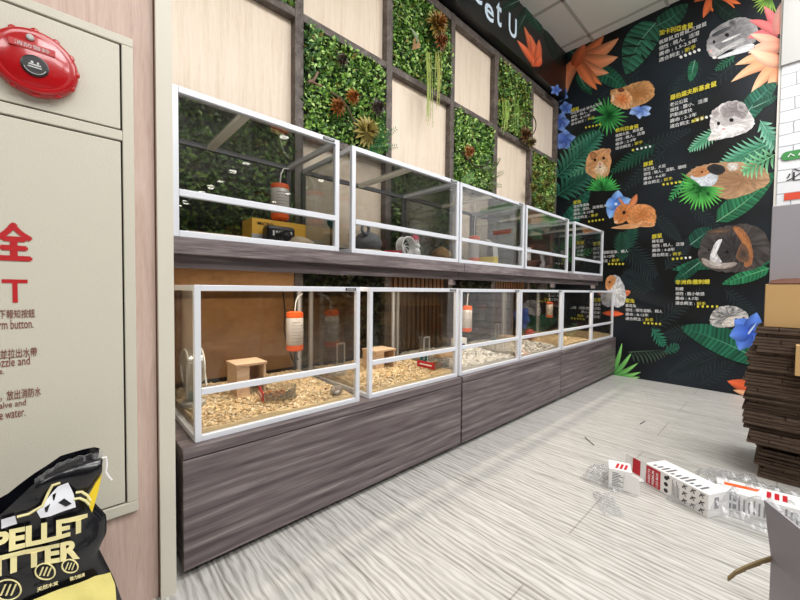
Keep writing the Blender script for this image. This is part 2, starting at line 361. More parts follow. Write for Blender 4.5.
def leafmesh(k, p, d, n, L, W, c):
    """small folded leaf growing along d, face towards n"""
    d = d.normalized(); s = d.cross(n).normalized(); n = s.cross(d).normalized()
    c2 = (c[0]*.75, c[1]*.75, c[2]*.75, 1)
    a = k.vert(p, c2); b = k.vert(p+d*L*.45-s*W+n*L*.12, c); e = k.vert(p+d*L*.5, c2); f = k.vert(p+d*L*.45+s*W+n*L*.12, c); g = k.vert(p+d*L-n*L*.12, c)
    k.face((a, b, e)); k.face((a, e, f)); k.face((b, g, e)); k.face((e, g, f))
GREENS = [(70, 108, 42), (104, 144, 58), (134, 172, 78), (50, 84, 40), (172, 202, 120), (98, 136, 72), (66, 104, 58)]
def foliage(x0, x1, z0, z1, n, parent, y=1.745, tone=1.0, size=1.0, olive=0, seed=0):
    k = MB(); r = random.Random(seed)
    for i in range(n):
        x = r.uniform(x0+.003, x1-.003); z = r.uniform(z0+.003, z1-.003)
        q = noise.noise(Vector((x*5, z*5, seed)));
        bulge = .035+.05*(.5+q)
        d = Vector((r.uniform(-1, 1), -r.uniform(.1, 1.0), r.uniform(-.5, 1)))
        nrm = Vector((r.uniform(-.5, .5), -1, r.uniform(0, .8)))
        c = GREENS[min(6, max(0, int(r.random()*5+q*5)))] if r.random() > olive else r.choice([(120, 118, 44), (98, 90, 40), (140, 132, 60)])
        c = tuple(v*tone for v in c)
        L = r.uniform(.016, .03)*size
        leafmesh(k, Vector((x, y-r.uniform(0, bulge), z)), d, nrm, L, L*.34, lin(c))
    return k.build('foliage', 'leaf', parent, kind='stuff')
def rosette(k, c, r, n, col, col2, layers=3, out=Vector((0, -1, 0))):
    rr = random.Random(int(c.x*1000))
    for l in range(layers):
        for i in range(n):
            a = 2*math.pi*(i+.5*l)/n+rr.uniform(-.1, .1); t = (l+1)/layers
            d = Vector((math.cos(a), 0, math.sin(a)))*t + out*(1.15-t)
            L = r*(.5+.5*t); cc = [u*(1-t)+v*t for u, v in zip(col2, col)]
            leafmesh(k, c+out*.03*(1-t), d, out+Vector((0, 0, .3)), L, L*.17, lin(cc))
names = {0: 'top', 1: 'middle', 2: 'lower', 3: 'bottom'}
colname = ['first', 'second', 'third', 'fourth', 'fifth', 'sixth']
GP = {}
for r_ in range(4):
    for c_ in range(6):
        x0, x1 = CELLX[c_]; z0, z1 = ROWZ[r_]; kind = FILL[r_][c_]
        where = {0: 'top row of lattice', 1: 'row just above upper cages', 2: 'row seen through upper cages', 3: 'row behind lower cages'}[r_]
        col = f'{colname[c_]} from left'
        if kind == 'C':
            bx('cream_panel', (x0, 1.735, z0), (x1, 1.757, z1), 'cream_panel', label=f'cream wood panel, {where}, {col}', category='panel', group='cream lattice panels')
        elif kind == 'P':
            bx('plywood_panel', (x0, 1.70, z0), (x1, 1.757, z1), 'plywood', label='orange tan plywood board behind the nearest lower cage', category='panel')
        elif kind == 'W':
            g = thing('slatted_panel', ((x0+x1)/2, 1.73, z0), f'brown slatted wood panel, {where}, {col}', 'panel', 'brown slatted panels')
            bx('board', (x0, 1.735, z0), (x1, 1.757, z1), 'brown_wood', g)
            k = MB(); q = x0+.01
            while q < x1-.03: k.box((q, 1.715, z0), (q+.028, 1.735, z1)); q += .042
            k.build('slats', 'brown_wood', g)
        else:
            g = thing('plant_panel', ((x0+x1)/2, 1.74, z0), f'leafy green plant panel, {where}, {col}', 'plant panel', 'green plant panels')
            bx('backing', (x0, 1.748, z0), (x1, 1.757, z1), 'dark_board', g)
            n = {0: 3300, 1: 3300, 2: 2200, 3: 1200}[r_]
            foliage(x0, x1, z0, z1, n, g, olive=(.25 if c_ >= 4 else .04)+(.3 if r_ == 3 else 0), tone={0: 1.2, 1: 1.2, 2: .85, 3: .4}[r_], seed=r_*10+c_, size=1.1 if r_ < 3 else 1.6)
            GP[(r_, c_)] = g
def P(x, y, Y=1.66): return atY(x, y, Y)
# accents on the plant panels
k = MB(); rosette(k, P(352, 97), .05, 12, (186, 112, 40), (120, 60, 30)); k.build('orange_rosette', 'leaf', GP[(1, 1)]); k = MB(); rosette(k, P(337, 107), .055, 12, (170, 104, 44), (110, 70, 36)); k.build('orange_rosette', 'leaf', GP[(1, 1)], label='orange and brown rosette leaves')
k = MB(); rosette(k, P(377, 108), .06, 11, (92, 74, 74), (60, 62, 50)); k.build('purple_rosette', 'leaf', GP[(1, 1)]); k = MB(); rosette(k, P(342, 60), .045, 10, (84, 62, 60), (70, 80, 50)); k.build('purple_rosette', 'leaf', GP[(1, 1)], label='dusky purple rosettes')
k = MB(); rosette(k, P(366, 132), .10, 16, (176, 160, 88), (130, 110, 50), 2); k.build('fan_grass', 'leaf', GP[(1, 1)])
def fern(k, p0, p1, L, n, col):
    for i in range(n):
        t = i/n; p = p0.lerp(p1, t); ax = (p1-p0).normalized(); l = L*(1-.6*t)
        for s in (-1, 1):
            d = ax*.7+Vector((0, -1, 0)).cross(ax)*s
            leafmesh(k, p, d, Vector((0, -1, 0)), l, l*.14, lin(col))
k = MB()
for (a, b) in (((372, 145), (397, 128)), ((368, 150), (398, 146)), ((374, 145), (386, 118)), ((368, 152), (388, 160))): fern(k, P(*a), P(*b, 1.60), .045, 14, (58, 118, 62))
k.build('fern', 'leaf', GP[(1, 1)], label='blue green fern fronds')
k = MB(); pts = [P(330, 92), P(340, 98), P(348, 108), P(354, 122), P(356, 134)]; k.tube(pts, [.006, .007, .006, .005, .004], 7, col=lin((96, 82, 62)))
k.tube([P(308, 82), P(314, 80), P(318, 72)], .006, 7, col=lin((140, 110, 96))); k.tube([P(310, 80), P(318, 85), P(322, 86)], .005, 7, col=lin((140, 110, 96)))
k.build('branch', 'leaf', GP[(1, 1)], label='dry brown twig')
k = MB(); rosette(k, P(436, 25), .10, 18, (168, 140, 70), (150, 80, 40)); k.build('straw_rosette', 'leaf', GP[(0, 2)]); k = MB(); rosette(k, P(440, 42), .07, 12, (170, 110, 64), (120, 70, 40)); k.build('straw_rosette', 'leaf', GP[(0, 2)], label='straw coloured rosette leaves')
k = MB(); leafmesh(k, P(412, 50), P(424, 30)-P(412, 50), Vector((0, -1, 0)), .14, .035, lin((176, 140, 100))); leafmesh(k, P(418, 46), P(410, 22)-P(418, 46), Vector((0, -1, 0)), .12, .02, lin((140, 160, 120))); k.build('dry_leaf', 'leaf', GP[(0, 2)])
def strands(k, px, top, bot, n, col, w=5):
    rr = random.Random(px)
    for i in range(n):
        x = px+rr.uniform(-w, w); b = bot-rr.uniform(0, 18); a = P(x, top, 1.64); e = P(x+rr.uniform(-2, 2), b, 1.62)
        m_ = a.lerp(e, .5)+Vector((rr.uniform(-.01, .01), -.01, 0))
        k.tube([a, m_, e], [.002, .003, .0015], 4, col=lin(col))
        for j in range(12):
            q = a.lerp(e, j/12); leafmesh(k, q, Vector((rr.uniform(-1, 1), -.5, -1)), Vector((0, -1, 0)), .014, .003, lin(col))
k = MB(); strands(k, 429, 52, 128, 9, (160, 176, 88), 3); strands(k, 438, 52, 112, 8, (168, 170, 90), 3); k.build('hanging_strands', 'leaf', GP[(0, 2)], label='pale green hanging strands')
k = MB(); strands(k, 505, 100, 135, 8, (150, 180, 80), 4); strands(k, 516, 100, 135, 5, (120, 160, 60), 3); k.build('hanging_strands', 'leaf', GP[(0, 4)])
k = MB(); k.tube([P(527+9*math.cos(a), 125-12*math.sin(a), 1.6) for a in [math.radians(-70+i*16) for i in range(14)]], .005, 6, col=lin((60, 46, 36))); k.build('vine_ring', 'leaf', GP[(0, 4)], label='curled dark vine')
k = MB(); rosette(k, P(524, 135), .09, 12, (130, 96, 56), (90, 60, 40)); k.build('brown_rosette', 'leaf', GP[(0, 4)]); k = MB(); rosette(k, P(530, 143), .07, 10, (120, 104, 50), (80, 70, 40)); k.build('brown_rosette', 'leaf', GP[(0, 4)])
k = MB()
for (a, b) in (((492, 170), (500, 158)), ((490, 178), (504, 172)), ((488, 184), (502, 186)), ((480, 178), (496, 192)), ((482, 170), (497, 168))): k = MB(); fern(k, P(*a), P(*b, 1.60), .05, 10, (92, 112, 52)); k.build('leafy_sprig', 'leaf', GP[(1, 3)])
k = MB(); fern(k, P(462, 185), P(474, 172, 1.6), .06, 10, (150, 190, 120))
k.build('pale_fern', 'leaf', GP[(1, 3)])
k = MB(); k.tube([P(468, 160), P(475, 167), P(485, 166), P(490, 160)], .006, 6, col=lin((56, 40, 32))); k.tube([P(462, 152), P(468, 160)], .006, 6, col=lin((70, 50, 40))); k.build('branch', 'leaf', GP[(1, 3)], label='dark curled twig')
k = MB(); rosette(k, P(468, 152), .06, 12, (190, 130, 70), (140, 80, 40)); k.build('orange_rosette', 'leaf', GP[(1, 3)])
k = MB()
for (x, y) in ((535, 175), (545, 185), (538, 198), (549, 205), (532, 188)): k = MB(); rosette(k, P(x, y, 1.64), .06, 10, (120, 116, 40), (70, 80, 30)); k.build('olive_rosette', 'leaf', GP[(1, 5)], label='olive rosette')

# ------------------------------------------------------------------ fascia banner with lettering
FB = thing('header_banner', (2, 1.62, 2.81), 'black header banner with pale lettering along the ceiling over the green wall', 'banner')
bx('board', (.2, 1.62, 2.81), (XM, 1.76, ZC), 'banner_black', FB)
def fp(x, y, dy=.0): p = atY(x, y, 1.62-dy); return p
k = MB()
add_text(k, 'U', atY(508.5, 33.5, 1.6185), Vector((.13, 0, 0)), Vector((0, 0, .175)), bold=.015)
add_text(k, 't', atY(496, 23.5, 1.6185), Vector((.08, 0, 0)), Vector((0, 0, .19)), bold=.015)
add_text(k, 'e', atY(484.6, 16.5, 1.6185), Vector((.125, 0, 0)), Vector((0, 0, .125)), bold=.015)
add_text(k, 'e', Vector((2.20, 1.6185, 2.935)), Vector((.125, 0, 0)), Vector((0, 0, .125)), bold=.015)
add_text(k, 'M', Vector((1.96, 1.6185, 2.935)), Vector((.19, 0, 0)), Vector((0, 0, .165)))
k.build('lettering', 'text_blue', FB)

# ------------------------------------------------------------------ printed artwork tools (mapped on a wall plane)
class Art:
    def __init__(s, mapper): s.k = MB(); s.map = mapper; s.L = 0
    def lay(s): s.L += 1
    def v(s, p, c): return s.k.vert(s.map(p[0], p[1], s.L*2.5e-5+.0003), lin([max(0, min(255, q)) for q in c]))
    def petal(s, b, t, w, c0, c1, bend=0, mid=1.12, n=8, tipw=1.0, lay=True):
        if lay: s.lay()
        bx_, by = b; tx, ty = t; dx, dy = tx-bx_, ty-by; L = math.hypot(dx, dy) or 1; nx, ny = -dy/L, dx/L; rows = []
        for i in range(n+1):
            u = i/n; prof = math.sin(math.pi*min(1, .08+.92*u)**(.8/tipw))**.8 if u < 1 else 0
            off = bend*L*math.sin(math.pi*u)*.5; cx, cy = bx_+dx*u+nx*off, by+dy*u+ny*off
            c = [a*(1-u)+d*u for a, d in zip(c0, c1)]; dk = [q*.8 for q in c]; lt = [q*mid for q in c]
            rows.append([s.v((cx-nx*w*prof, cy-ny*w*prof), dk), s.v((cx, cy), lt), s.v((cx+nx*w*prof, cy+ny*w*prof), c)])
        for A, B in zip(rows, rows[1:]):
            for j in (0, 1): s.k.face((A[j], A[j+1], B[j+1], B[j]))
    def leaf(s, b, t, w, c, rib=(150, 190, 170), bend=0, n=12, wr=None, cuts=0):
        """broad leaf with side veins: one pair of slanted strips per vein"""
        s.lay(); dx, dy = t[0]-b[0], t[1]-b[1]; L = math.hypot(dx, dy); nx, ny = -dy/L, dx/L; wr = wr or w
        def mid(u): o = bend*L*math.sin(math.pi*u)*.5; return b[0]+dx*u+nx*o, b[1]+dy*u+ny*o
        def wd(u): return math.sin(math.pi*(.06+.94*u)**.85)**.65 if 0 < u < 1 else (.15 if u <= 0 else 0)
        for sd, W in ((-1, w), (1, wr)):
            for i in range(n):
                u0, u1 = i/n, (i+1)/n; sk = .10*(1-u0)
                m0, m1 = mid(u0), mid(u1); o0, o1 = min(1, u0+sk), min(1, u1+sk-(cuts if sd else 0)); q0, q1 = mid(o0), mid(o1)
                a0, a1 = wd(o0)*W*sd, wd(o1)*W*sd
                r = R.uniform(.85, 1.15); c1 = [v*1.15*r for v in c]; c2 = [v*.6*r for v in c]
                e0 = (q0[0]+nx*a0, q0[1]+ny*a0); e1 = (q1[0]+nx*a1, q1[1]+ny*a1)
                A = s.v(m0, c2); B = s.v(m1, c1); C_ = s.v(e1, c1); D = s.v(e0, c2); s.k.face((A, B, C_, D))
        s.lay(); s.petal(b, t, .5, rib, c, bend, 1, n=10, lay=False)
    def palm(s, b, t, L, n, c0, c1, w=1.1, ang=50, bend=0, droop=.2, both=True, taper=.55):
        s.lay(); dx, dy = t[0]-b[0], t[1]-b[1]; D = math.hypot(dx, dy); ax = math.atan2(dy, dx)
        for i in range(n):
            u = (i+.5)/n; o = bend*D*math.sin(math.pi*u)*.5; px = b[0]+dx*u-dy/D*o; py = b[1]+dy*u+dx/D*o
            l = L*(math.sin(math.pi*(.18+.7*u)))*(1-(1-taper)*u)
            for sd in ((-1, 1) if both else (1,)):
                a = ax+sd*math.radians(ang*(1-.35*u)); s.petal((px, py), (px+l*math.cos(a), py+l*math.sin(a)), w, (lambda f_: [v*f_ for v in c0])(R.uniform(.75, 1.12)), c1, sd*-droop, lay=False, n=5)
        s.lay(); s.petal(b, t, .6, c1, c0, bend, 1, lay=False)
    def fan(s, c, r, n, a0, a1, c0, c1, w=1.4):
        s.lay()
        for i in range(n):
            a = math.radians(a0+(a1-a0)*i/(n-1)); l = r*R.uniform(.85, 1.1)
            s.petal(c, (c[0]+l*math.cos(a), c[1]+l*math.sin(a)), w, c0, (lambda f_: [v*f_ for v in c1])(R.uniform(.75, 1.12)), lay=False, n=5)
            if i % 3 == 2: s.lay()
    def blob(s, pts, c0, c1, fur=.12, rings=6, edge=.02, jit=.16, ctr=None, n=44):
        """closed smooth outline filled from centre (c0) to rim (c1), hairy edge and mottled colour"""
        s.lay(); N_ = len(pts); out = []
        for i in range(n):
            t = i/n*N_; k0 = int(t); u = t-k0; p = [pts[(k0+j-1) % N_] for j in range(4)]
            f = lambda a, b_, c, d: .5*((2*b_)+(-a+c)*u+(2*a-5*b_+4*c-d)*u*u+(-a+3*b_-3*c+d)*u**3)
            out.append((f(*[q[0] for q in p]), f(*[q[1] for q in p])))
        cx = ctr[0] if ctr else sum(p[0] for p in out)/n; cy = ctr[1] if ctr else sum(p[1] for p in out)/n
        G = []
        for r in range(1, rings+1):
            t = r/rings; row = []
            for i, p in enumerate(out):
                e = 1+(R.uniform(-edge, edge*2) if r == rings else R.uniform(-.03, .03)); q = R.uniform(1-jit, 1+jit)
                row.append(s.v((cx+(p[0]-cx)*t*e, cy+(p[1]-cy)*t*e), [(a*(1-t)+b_*t)*q for a, b_ in zip(c0, c1)]))
            G.append(row)
        cc = s.v((cx, cy), c0)
        for i in range(n): s.k.face((cc, G[0][i], G[0][(i+1) % n]))
        for A, B in zip(G, G[1:]):
            for i in range(n): s.k.face((A[i], B[i], B[(i+1) % n], A[(i+1) % n]))
    def dot(s, c, rx, ry, col, col2=None, rot=0):
        pts = [(c[0]+rx*math.cos(a)*math.cos(rot)-ry*math.sin(a)*math.sin(rot), c[1]+rx*math.cos(a)*math.sin(rot)+ry*math.sin(a)*math.cos(rot)) for a in [i*math.pi/4 for i in range(8)]]
        s.blob(pts, col, col2 or col, rings=2, edge=0, jit=.03, n=16)
def mm(x, y, d): p = atX(x, y, XM-d); return p
MU = thing('mural', (XM, .9, 0), 'black jungle mural of leaves, flowers and small pets covering the end wall', 'mural')
bx('print_sheet', (XM-.0002, .078, 0), (XM+.004, 1.75, ZC), 'mural_base', MU)
OR0, OR1 = (196, 92, 52), (232, 160, 118)
A = Art(mm)
# faint dark palms on the black
for (b, t, L, n) in (((640, 70), (600, 100), 16, 12), ((668, 95), (690, 75), 14, 10), ((700, 60), (670, 110), 18, 14), ((640, 150), (690, 130), 14, 12), ((665, 150), (625, 190), 14, 12),
                     ((655, 215), (680, 240), 14, 12), ((620, 240), (655, 275), 22, 14), ((655, 290), (625, 275), 22, 12), ((665, 270), (690, 240), 16, 12), ((650, 330), (700, 290), 18, 14),
                     ((720, 355), (670, 375), 22, 14), ((700, 330), (665, 335), 16, 10), ((725, 290), (760, 320), 14, 12), ((690, 205), (720, 230), 14, 10), ((740, 60), (690, 100), 14, 10), ((600, 160), (560, 230), 18, 12), ((700, 385), (735, 360), 16, 10)):
    A.palm(b, t, L, n, (20, 30, 32), (44, 58, 62), .9)
A.palm((655, 145), (612, 172), 15, 12, (22, 60, 48), (30, 88, 66), 1.2); A.palm((626, 250), (634, 226), 14, 9, (24, 60, 50), (40, 92, 74), 1.1)
A.palm((622, 262), (622, 234), 16, 10, (22, 52, 44), (44, 92, 70), 1.1)
# upper left: monstera, orange flower, leaf, blue flowers
A.leaf((657, 22), (626, 74), 15, (52, 112, 88), (140, 190, 170), .15, 10, 15, cuts=.018)
A.leaf((656, 26), (688, 4), 9, (40, 88, 70), (100, 150, 130), .1, 7, cuts=.02)
for t, e in (((645, 40), (628, 36)), ((641, 46), (618, 46)), ((637, 54), (615, 58)), ((650, 40), (659, 44)), ((646, 47), (655, 54)), ((641, 54), (648, 63))): A.petal(t, e, 1.1, (12, 18, 18), (16, 22, 24), lay=True, n=4)
A.leaf((586, 66), (628, 90), 9, (34, 92, 70), (120, 170, 150), -.1, 12); A.leaf((578, 72), (592, 95), 5, (30, 84, 60), bend=.1, n=9); A.leaf((582, 60), (558, 42), 6, (24, 60, 48), n=8); A.leaf((575, 66), (562, 84), 5, (24, 66, 50), n=8)
for t, w, q in (((556, 40), 3, 0),):
    pass
for t, w, a in (((604, 36), 4.5, .1), ((619, 38), 5, .15), ((618, 57), 6, .15), ((609, 73), 5, .2), ((566, 95), 5, .25), ((602, 85), 4, .1), ((597, 90), 4.5, .05)):
    A.petal((577, 60), t, w*1.3, (204, 108, 68), OR1 if w > 4.5 else (222, 128, 80), a, 1.15)
A.petal((574, 66), (585, 44), 6, (180, 80, 44), (216, 120, 76))
for c, r in (((561, 94), 8), ((566, 108), 7), ((560, 122), 10), ((565, 140), 11)):
    for i in range(5):
        a = i*1.257+r; A.petal(c, (c[0]+r*math.cos(a), c[1]+r*math.sin(a)), r*.5, (58, 88, 176), (128, 162, 224), .1, 1.1, n=5)
A.fan((608, 116), 19, 22, -150, 170, (20, 90, 40), (92, 190, 100), 1.3)
A.leaf((570, 150), (598, 130), 7, (28, 74, 56), n=10)
A.palm((556, 178), (600, 134), 24, 14, (30, 84, 66), (74, 140, 118), 1.7, 62)
A.palm((556, 196), (590, 172), 22, 9, (26, 70, 58), (60, 124, 104), 1.8, 62)
A.leaf((560, 235), (590, 190), 8, (36, 96, 80), (100, 160, 140), n=10)
for c, r in (((640, 110), 12),):
    for a in (-.3, .5, 1.6, 2.7, 3.6): A.petal(c, (c[0]+r*math.cos(a), c[1]+r*.75*math.sin(a)), 4, (84, 118, 196), (170, 196, 238), .1, 1.1, n=6)
A.palm((603, 158), (570, 176), 10, 8, (60, 120, 90), (110, 170, 140), 1)
# hamster 1 (orange brown, upper left)
A.blob([(611, 96), (612, 90), (622, 88), (634, 83), (648, 81), (654, 88), (653, 97), (645, 103), (634, 107), (624, 109), (614, 104)], (162, 104, 56), (196, 146, 96), n=54, ctr=(638, 94))
A.blob([(611, 100), (614, 92), (624, 90), (631, 95), (632, 104), (624, 109), (613, 104)], (206, 104, 48), (222, 176, 130), ctr=(622, 99)); A.dot((621, 90), 3.5, 2.2, (110, 62, 44)); A.dot((613, 98), 1.2, 3.5, (232, 206, 176))
# golden hamster
A.blob([(587, 172), (586, 163), (590, 153), (598, 150), (607, 149), (611, 158), (610, 168), (607, 176), (597, 179)], (190, 132, 86), (214, 160, 112), ctr=(600, 162))
A.blob([(592, 160), (590, 154), (594, 152), (597, 156)], (196, 140, 96), (150, 96, 60), n=16, rings=2); A.dot((608.5, 151), 2.6, 2.6, (178, 120, 88), (206, 156, 116))
A.blob([(594, 171), (597, 164), (600, 160), (604, 164), (608, 169), (602, 176)], (242, 226, 206), (214, 176, 138)); A.dot((595, 160), 1.4, 1.5, (16, 12, 12)); A.dot((603.6, 158), 1.4, 1.5, (16, 12, 12)); A.dot((600, 164.2), 1.5, 1, (196, 120, 110)); A.dot((600, 167), 1.3, .8, (110, 50, 50))
A.fan((603, 190), 17, 17, -178, -5, (30, 110, 50), (86, 196, 96), 1.3)
# blue flower + rabbit
for a, l in ((-1.4, 14), (-.3, 16), (.9, 12), (2.0, 16), (3.0, 11)): A.petal((616, 204), (616+l*math.cos(a), 204+l*math.sin(a)), 6.5, (70, 118, 206), (146, 186, 242), .1, 1.15, n=7)
A.dot((616, 204), 1.5, 1.5, (220, 232, 250))
RB, RL = (186, 112, 60), (214, 146, 92)
A.blob([(628, 222), (626, 213), (633, 206), (643, 204), (653, 208), (656, 216), (654, 224), (645, 226), (634, 226)], RB, RL, ctr=(642, 215))
A.petal((624, 206), (618.5, 197.5), 1.6, RB, (204, 140, 116), 0); A.petal((630, 206), (637, 194), 3.4, (206, 130, 88), (196, 116, 78), .1)
A.blob([(614, 220), (615, 211), (620, 205), (627, 204), (633, 207), (631, 216), (624, 222), (617, 224)], (190, 112, 58), (208, 136, 82), ctr=(624, 213)); A.dot((624, 212.5), 1.8, 1.9, (14, 12, 14), (60, 30, 20)); A.dot((616, 222), 2, 1.4, (236, 196, 166))
A.blob([(611, 228), (618, 226), (630, 224), (640, 225), (636, 228), (622, 229)], (204, 138, 88), (222, 168, 124), n=24); A.blob([(638, 226), (641, 221), (650, 222), (655, 225), (650, 227)], (196, 124, 74), (220, 166, 120), n=20)
# top right: flowers, grey hamster
for t, w in (((694, 2), 4), ((703, 18), 5), ((722, 10), 5), ((735, 8), 4), ((741, 4), 3.5), ((712, 12), 4)): A.petal((718, -8), t, w, OR0, (224, 116, 66), .1)
A.leaf((712, 0), (748, 30), 8, (20, 40, 34), (40, 70, 56), n=10)
A.fan((770, -4), 20, 12, 70, 175, (60, 110, 40), (170, 200, 90), 1)
A.leaf((695, 60), (690, 82), 5, (44, 112, 82), n=9); A.palm((735, 56), (716, 70), 9, 7, (26, 70, 54), (60, 130, 100), .8)
A.blob([(708, 52), (707, 44), (711, 33), (722, 24), (737, 18), (750, 19), (757, 27), (756, 40), (745, 46), (728, 50), (716, 56)], (112, 112, 116), (150, 148, 150), ctr=(735, 33), n=60)
A.blob([(709, 55), (708, 46), (714, 46), (720, 50), (730, 44), (742, 38), (744, 41), (728, 50), (716, 57)], (206, 204, 204), (170, 168, 168), ctr=(720, 50)); A.petal((712, 36), (733, 26), 2, (60, 60, 64), (84, 84, 88)); A.petal((722, 42), (742, 33), 1.3, (220, 220, 218), (180, 180, 180))
A.dot((727, 35), 2.2, 1.8, (12, 12, 14)); A.dot((714, 42), 1.3, 1.8, (16, 16, 18)); A.blob([(731, 26), (729, 22), (734, 20), (737, 25)], (70, 68, 72), (120, 118, 120), n=14, rings=2); A.dot((711, 51), 1.6, 1.2, (230, 180, 176))
A.blob([(718, 57), (730, 52), (742, 46), (753, 44), (752, 50), (742, 53), (730, 56), (720, 59)], (232, 232, 234), (205, 206, 210), n=30); A.dot((714.5, 57.5), 2.2, 1.4, (226, 224, 222))
for t, w, c0, c1 in (((747, 38), 5, (200, 84, 92), (226, 120, 124)), ((764, 6), 6, (196, 74, 84), (232, 130, 130)), ((749, 20), 5, (206, 100, 100), (220, 118, 118)), ((783, 0), 9, (220, 130, 120), (246, 200, 186))): A.petal((778, 34), t, w, c0, c1, .12, 1.1)
for t, w, a in (((750, 34), 6, 0), ((754, 46), 7, -.1), ((748, 53), 6, .1)): A.petal((784, 46), t, w, (226, 140, 116), (244, 196, 170), a, 1.08)
for t, w, a in (((735, 65), 6, .2), ((731, 82), 5.5, .15), ((751, 93), 6, .1), ((765, 95), 6, -.05)): A.petal((784, 60), t, w, (226, 132, 92), (246, 196, 156), a, 1.08)
A.petal((784, 64), (749, 50), 7, (232, 158, 124), (250, 214, 186), -.1, 1.06)
# right leaves and pale hamster
A.leaf((741, 122), (777, 82), 10, (40, 104, 84), (150, 196, 180), -.1, 13); A.leaf((752, 108), (778, 96), 5, (30, 84, 66), n=9)
A.palm((722, 128), (690, 150), 15, 11, (50, 124, 88), (150, 206, 176), 1.1, 48)
A.blob([(711, 130), (710, 121), (713, 112), (722, 104), (734, 101), (745, 105), (751, 115), (754, 124), (746, 132), (732, 137), (718, 137)], (176, 170, 170), (206, 202, 202), ctr=(728, 122), n=60)
A.blob([(720, 110), (728, 103), (740, 102), (748, 110), (744, 119), (734, 116), (726, 118)], (124, 118, 118), (156, 150, 150)); A.blob([(713, 118), (712, 111), (717, 110), (720, 116)], (150, 140, 138), (196, 188, 186), n=16, rings=2); A.blob([(738, 110), (738, 103), (744, 105), (744, 111)], (120, 110, 112), (176, 170, 170), n=16, rings=2)
A.blob([(712, 132), (716, 122), (724, 126), (736, 124), (746, 126), (738, 133), (722, 139), (708, 140)], (236, 232, 230), (214, 210, 210), n=40); A.dot((718.5, 123.5), 1.7, 2, (12, 12, 14)); A.dot((731.5, 120), 2.3, 2, (12, 12, 14)); A.dot((723.5, 129), 1.6, 1, (206, 150, 146)); A.petal((717, 137), (708, 141), 1.2, (236, 216, 210), (236, 216, 210))
A.palm((777, 140), (722, 166), 26, 12, (44, 112, 84), (130, 190, 160), 1.7, 52)
A.palm((760, 120), (779, 150), 18, 8, (60, 130, 104), (150, 200, 176), 1.8, 52)
# lying guinea pig, fan palm, banana leaf
A.leaf((716, 222), (776, 172), 13, (40, 112, 76), (150, 200, 150), .08, 16, 9)
A.blob([(690, 180), (689, 172), (697, 167), (710, 164), (728, 162), (746, 163), (761, 166), (769, 175), (768, 184), (757, 190), (742, 196), (726, 199), (710, 192)], (146, 108, 78), (178, 142, 108), ctr=(742, 180), n=64)
A.blob([(691, 176), (700, 174), (712, 172), (718, 177), (714, 184), (704, 189), (695, 186)], (214, 220, 226), (190, 196, 204)); A.blob([(692, 173), (697, 168), (706, 166), (712, 171), (704, 176), (695, 177)], (176, 116, 72), (190, 138, 96)); A.blob([(707, 168), (713, 164), (723, 166), (725, 171), (719, 175), (711, 173)], (24, 24, 30), (50, 46, 48)); A.blob([(727, 164), (737, 163), (738, 169), (730, 171)], (222, 222, 222), (190, 176, 160), n=20); A.dot((702, 172), 1.1, 1, (12, 12, 12))
A.palm((776, 154), (744, 172), 22, 7, (70, 140, 96), (150, 208, 160), 1.6, 60, both=True)
A.fan((701, 187), 25, 22, 5, 215, (28, 104, 46), (110, 210, 96), 1.5)
A.palm((684, 180), (670, 200), 9, 6, (40, 120, 70), (90, 180, 110), .9)
# dark guinea pig with leaves
A.leaf((690, 245), (712, 228), 9, (26, 74, 60), n=9)
A.leaf((772, 262), (672, 270), 9, (32, 100, 72), (96, 180, 130), .12, 18, 7); A.leaf((770, 268), (722, 284), 7, (44, 128, 84), (120, 196, 140), 0, 12, 6); A.leaf((700, 262), (674, 282), 6, (22, 78, 58), n=9); A.petal((779, 225), (772, 240), 4, (120, 160, 230), (150, 180, 236))
A.blob([(701, 262), (699, 252), (703, 240), (713, 230), (728, 226), (746, 224), (761, 229), (770, 243), (770, 258), (760, 266), (745, 271), (728, 272), (712, 269)], (44, 42, 44), (74, 68, 66), ctr=(735, 250), n=70, jit=.3)
A.blob([(733, 228), (741, 228), (749, 238), (753, 252), (751, 265), (744, 266), (746, 254), (741, 241)], (182, 116, 66), (150, 100, 66), n=40); A.blob([(706, 232), (716, 229), (730, 229), (728, 233), (714, 234)], (120, 92, 70), (70, 60, 54), n=24)
A.blob([(712, 250), (716, 242), (722, 239), (719, 248), (716, 256), (722, 262), (712, 263), (710, 258)], (232, 230, 230), (206, 204, 206), n=30); A.blob([(702, 258), (710, 261), (722, 264), (734, 262), (736, 265), (722, 269), (706, 266)], (214, 206, 200), (150, 138, 130), n=30); A.dot((727, 252), 1.8, 1.6, (8, 8, 8)); A.dot((709, 250), 1.2, 1.4, (8, 8, 8)); A.blob([(742, 243), (749, 252), (748, 262), (736, 258)], (56, 50, 50), (120, 86, 64), n=20)
# climbing guinea pig at the cage corner
A.blob([(616, 298), (621, 291), (630, 291), (627, 296)], (200, 90, 50), (214, 120, 80), n=16)
A.blob([(609, 284), (612, 276), (619, 277), (624, 286), (626, 297), (622, 306), (614, 306), (610, 298), (606, 300)], (222, 218, 216), (190, 190, 194), n=44, jit=.2); A.blob([(606, 288), (606, 280), (611, 275), (616, 279), (613, 286), (609, 290)], (186, 120, 70), (206, 150, 100), n=28); A.dot((609.5, 282), 1.1, 1.1, (10, 10, 10)); A.petal((606, 313), (624, 314), 3, (196, 70, 34), (220, 104, 60))
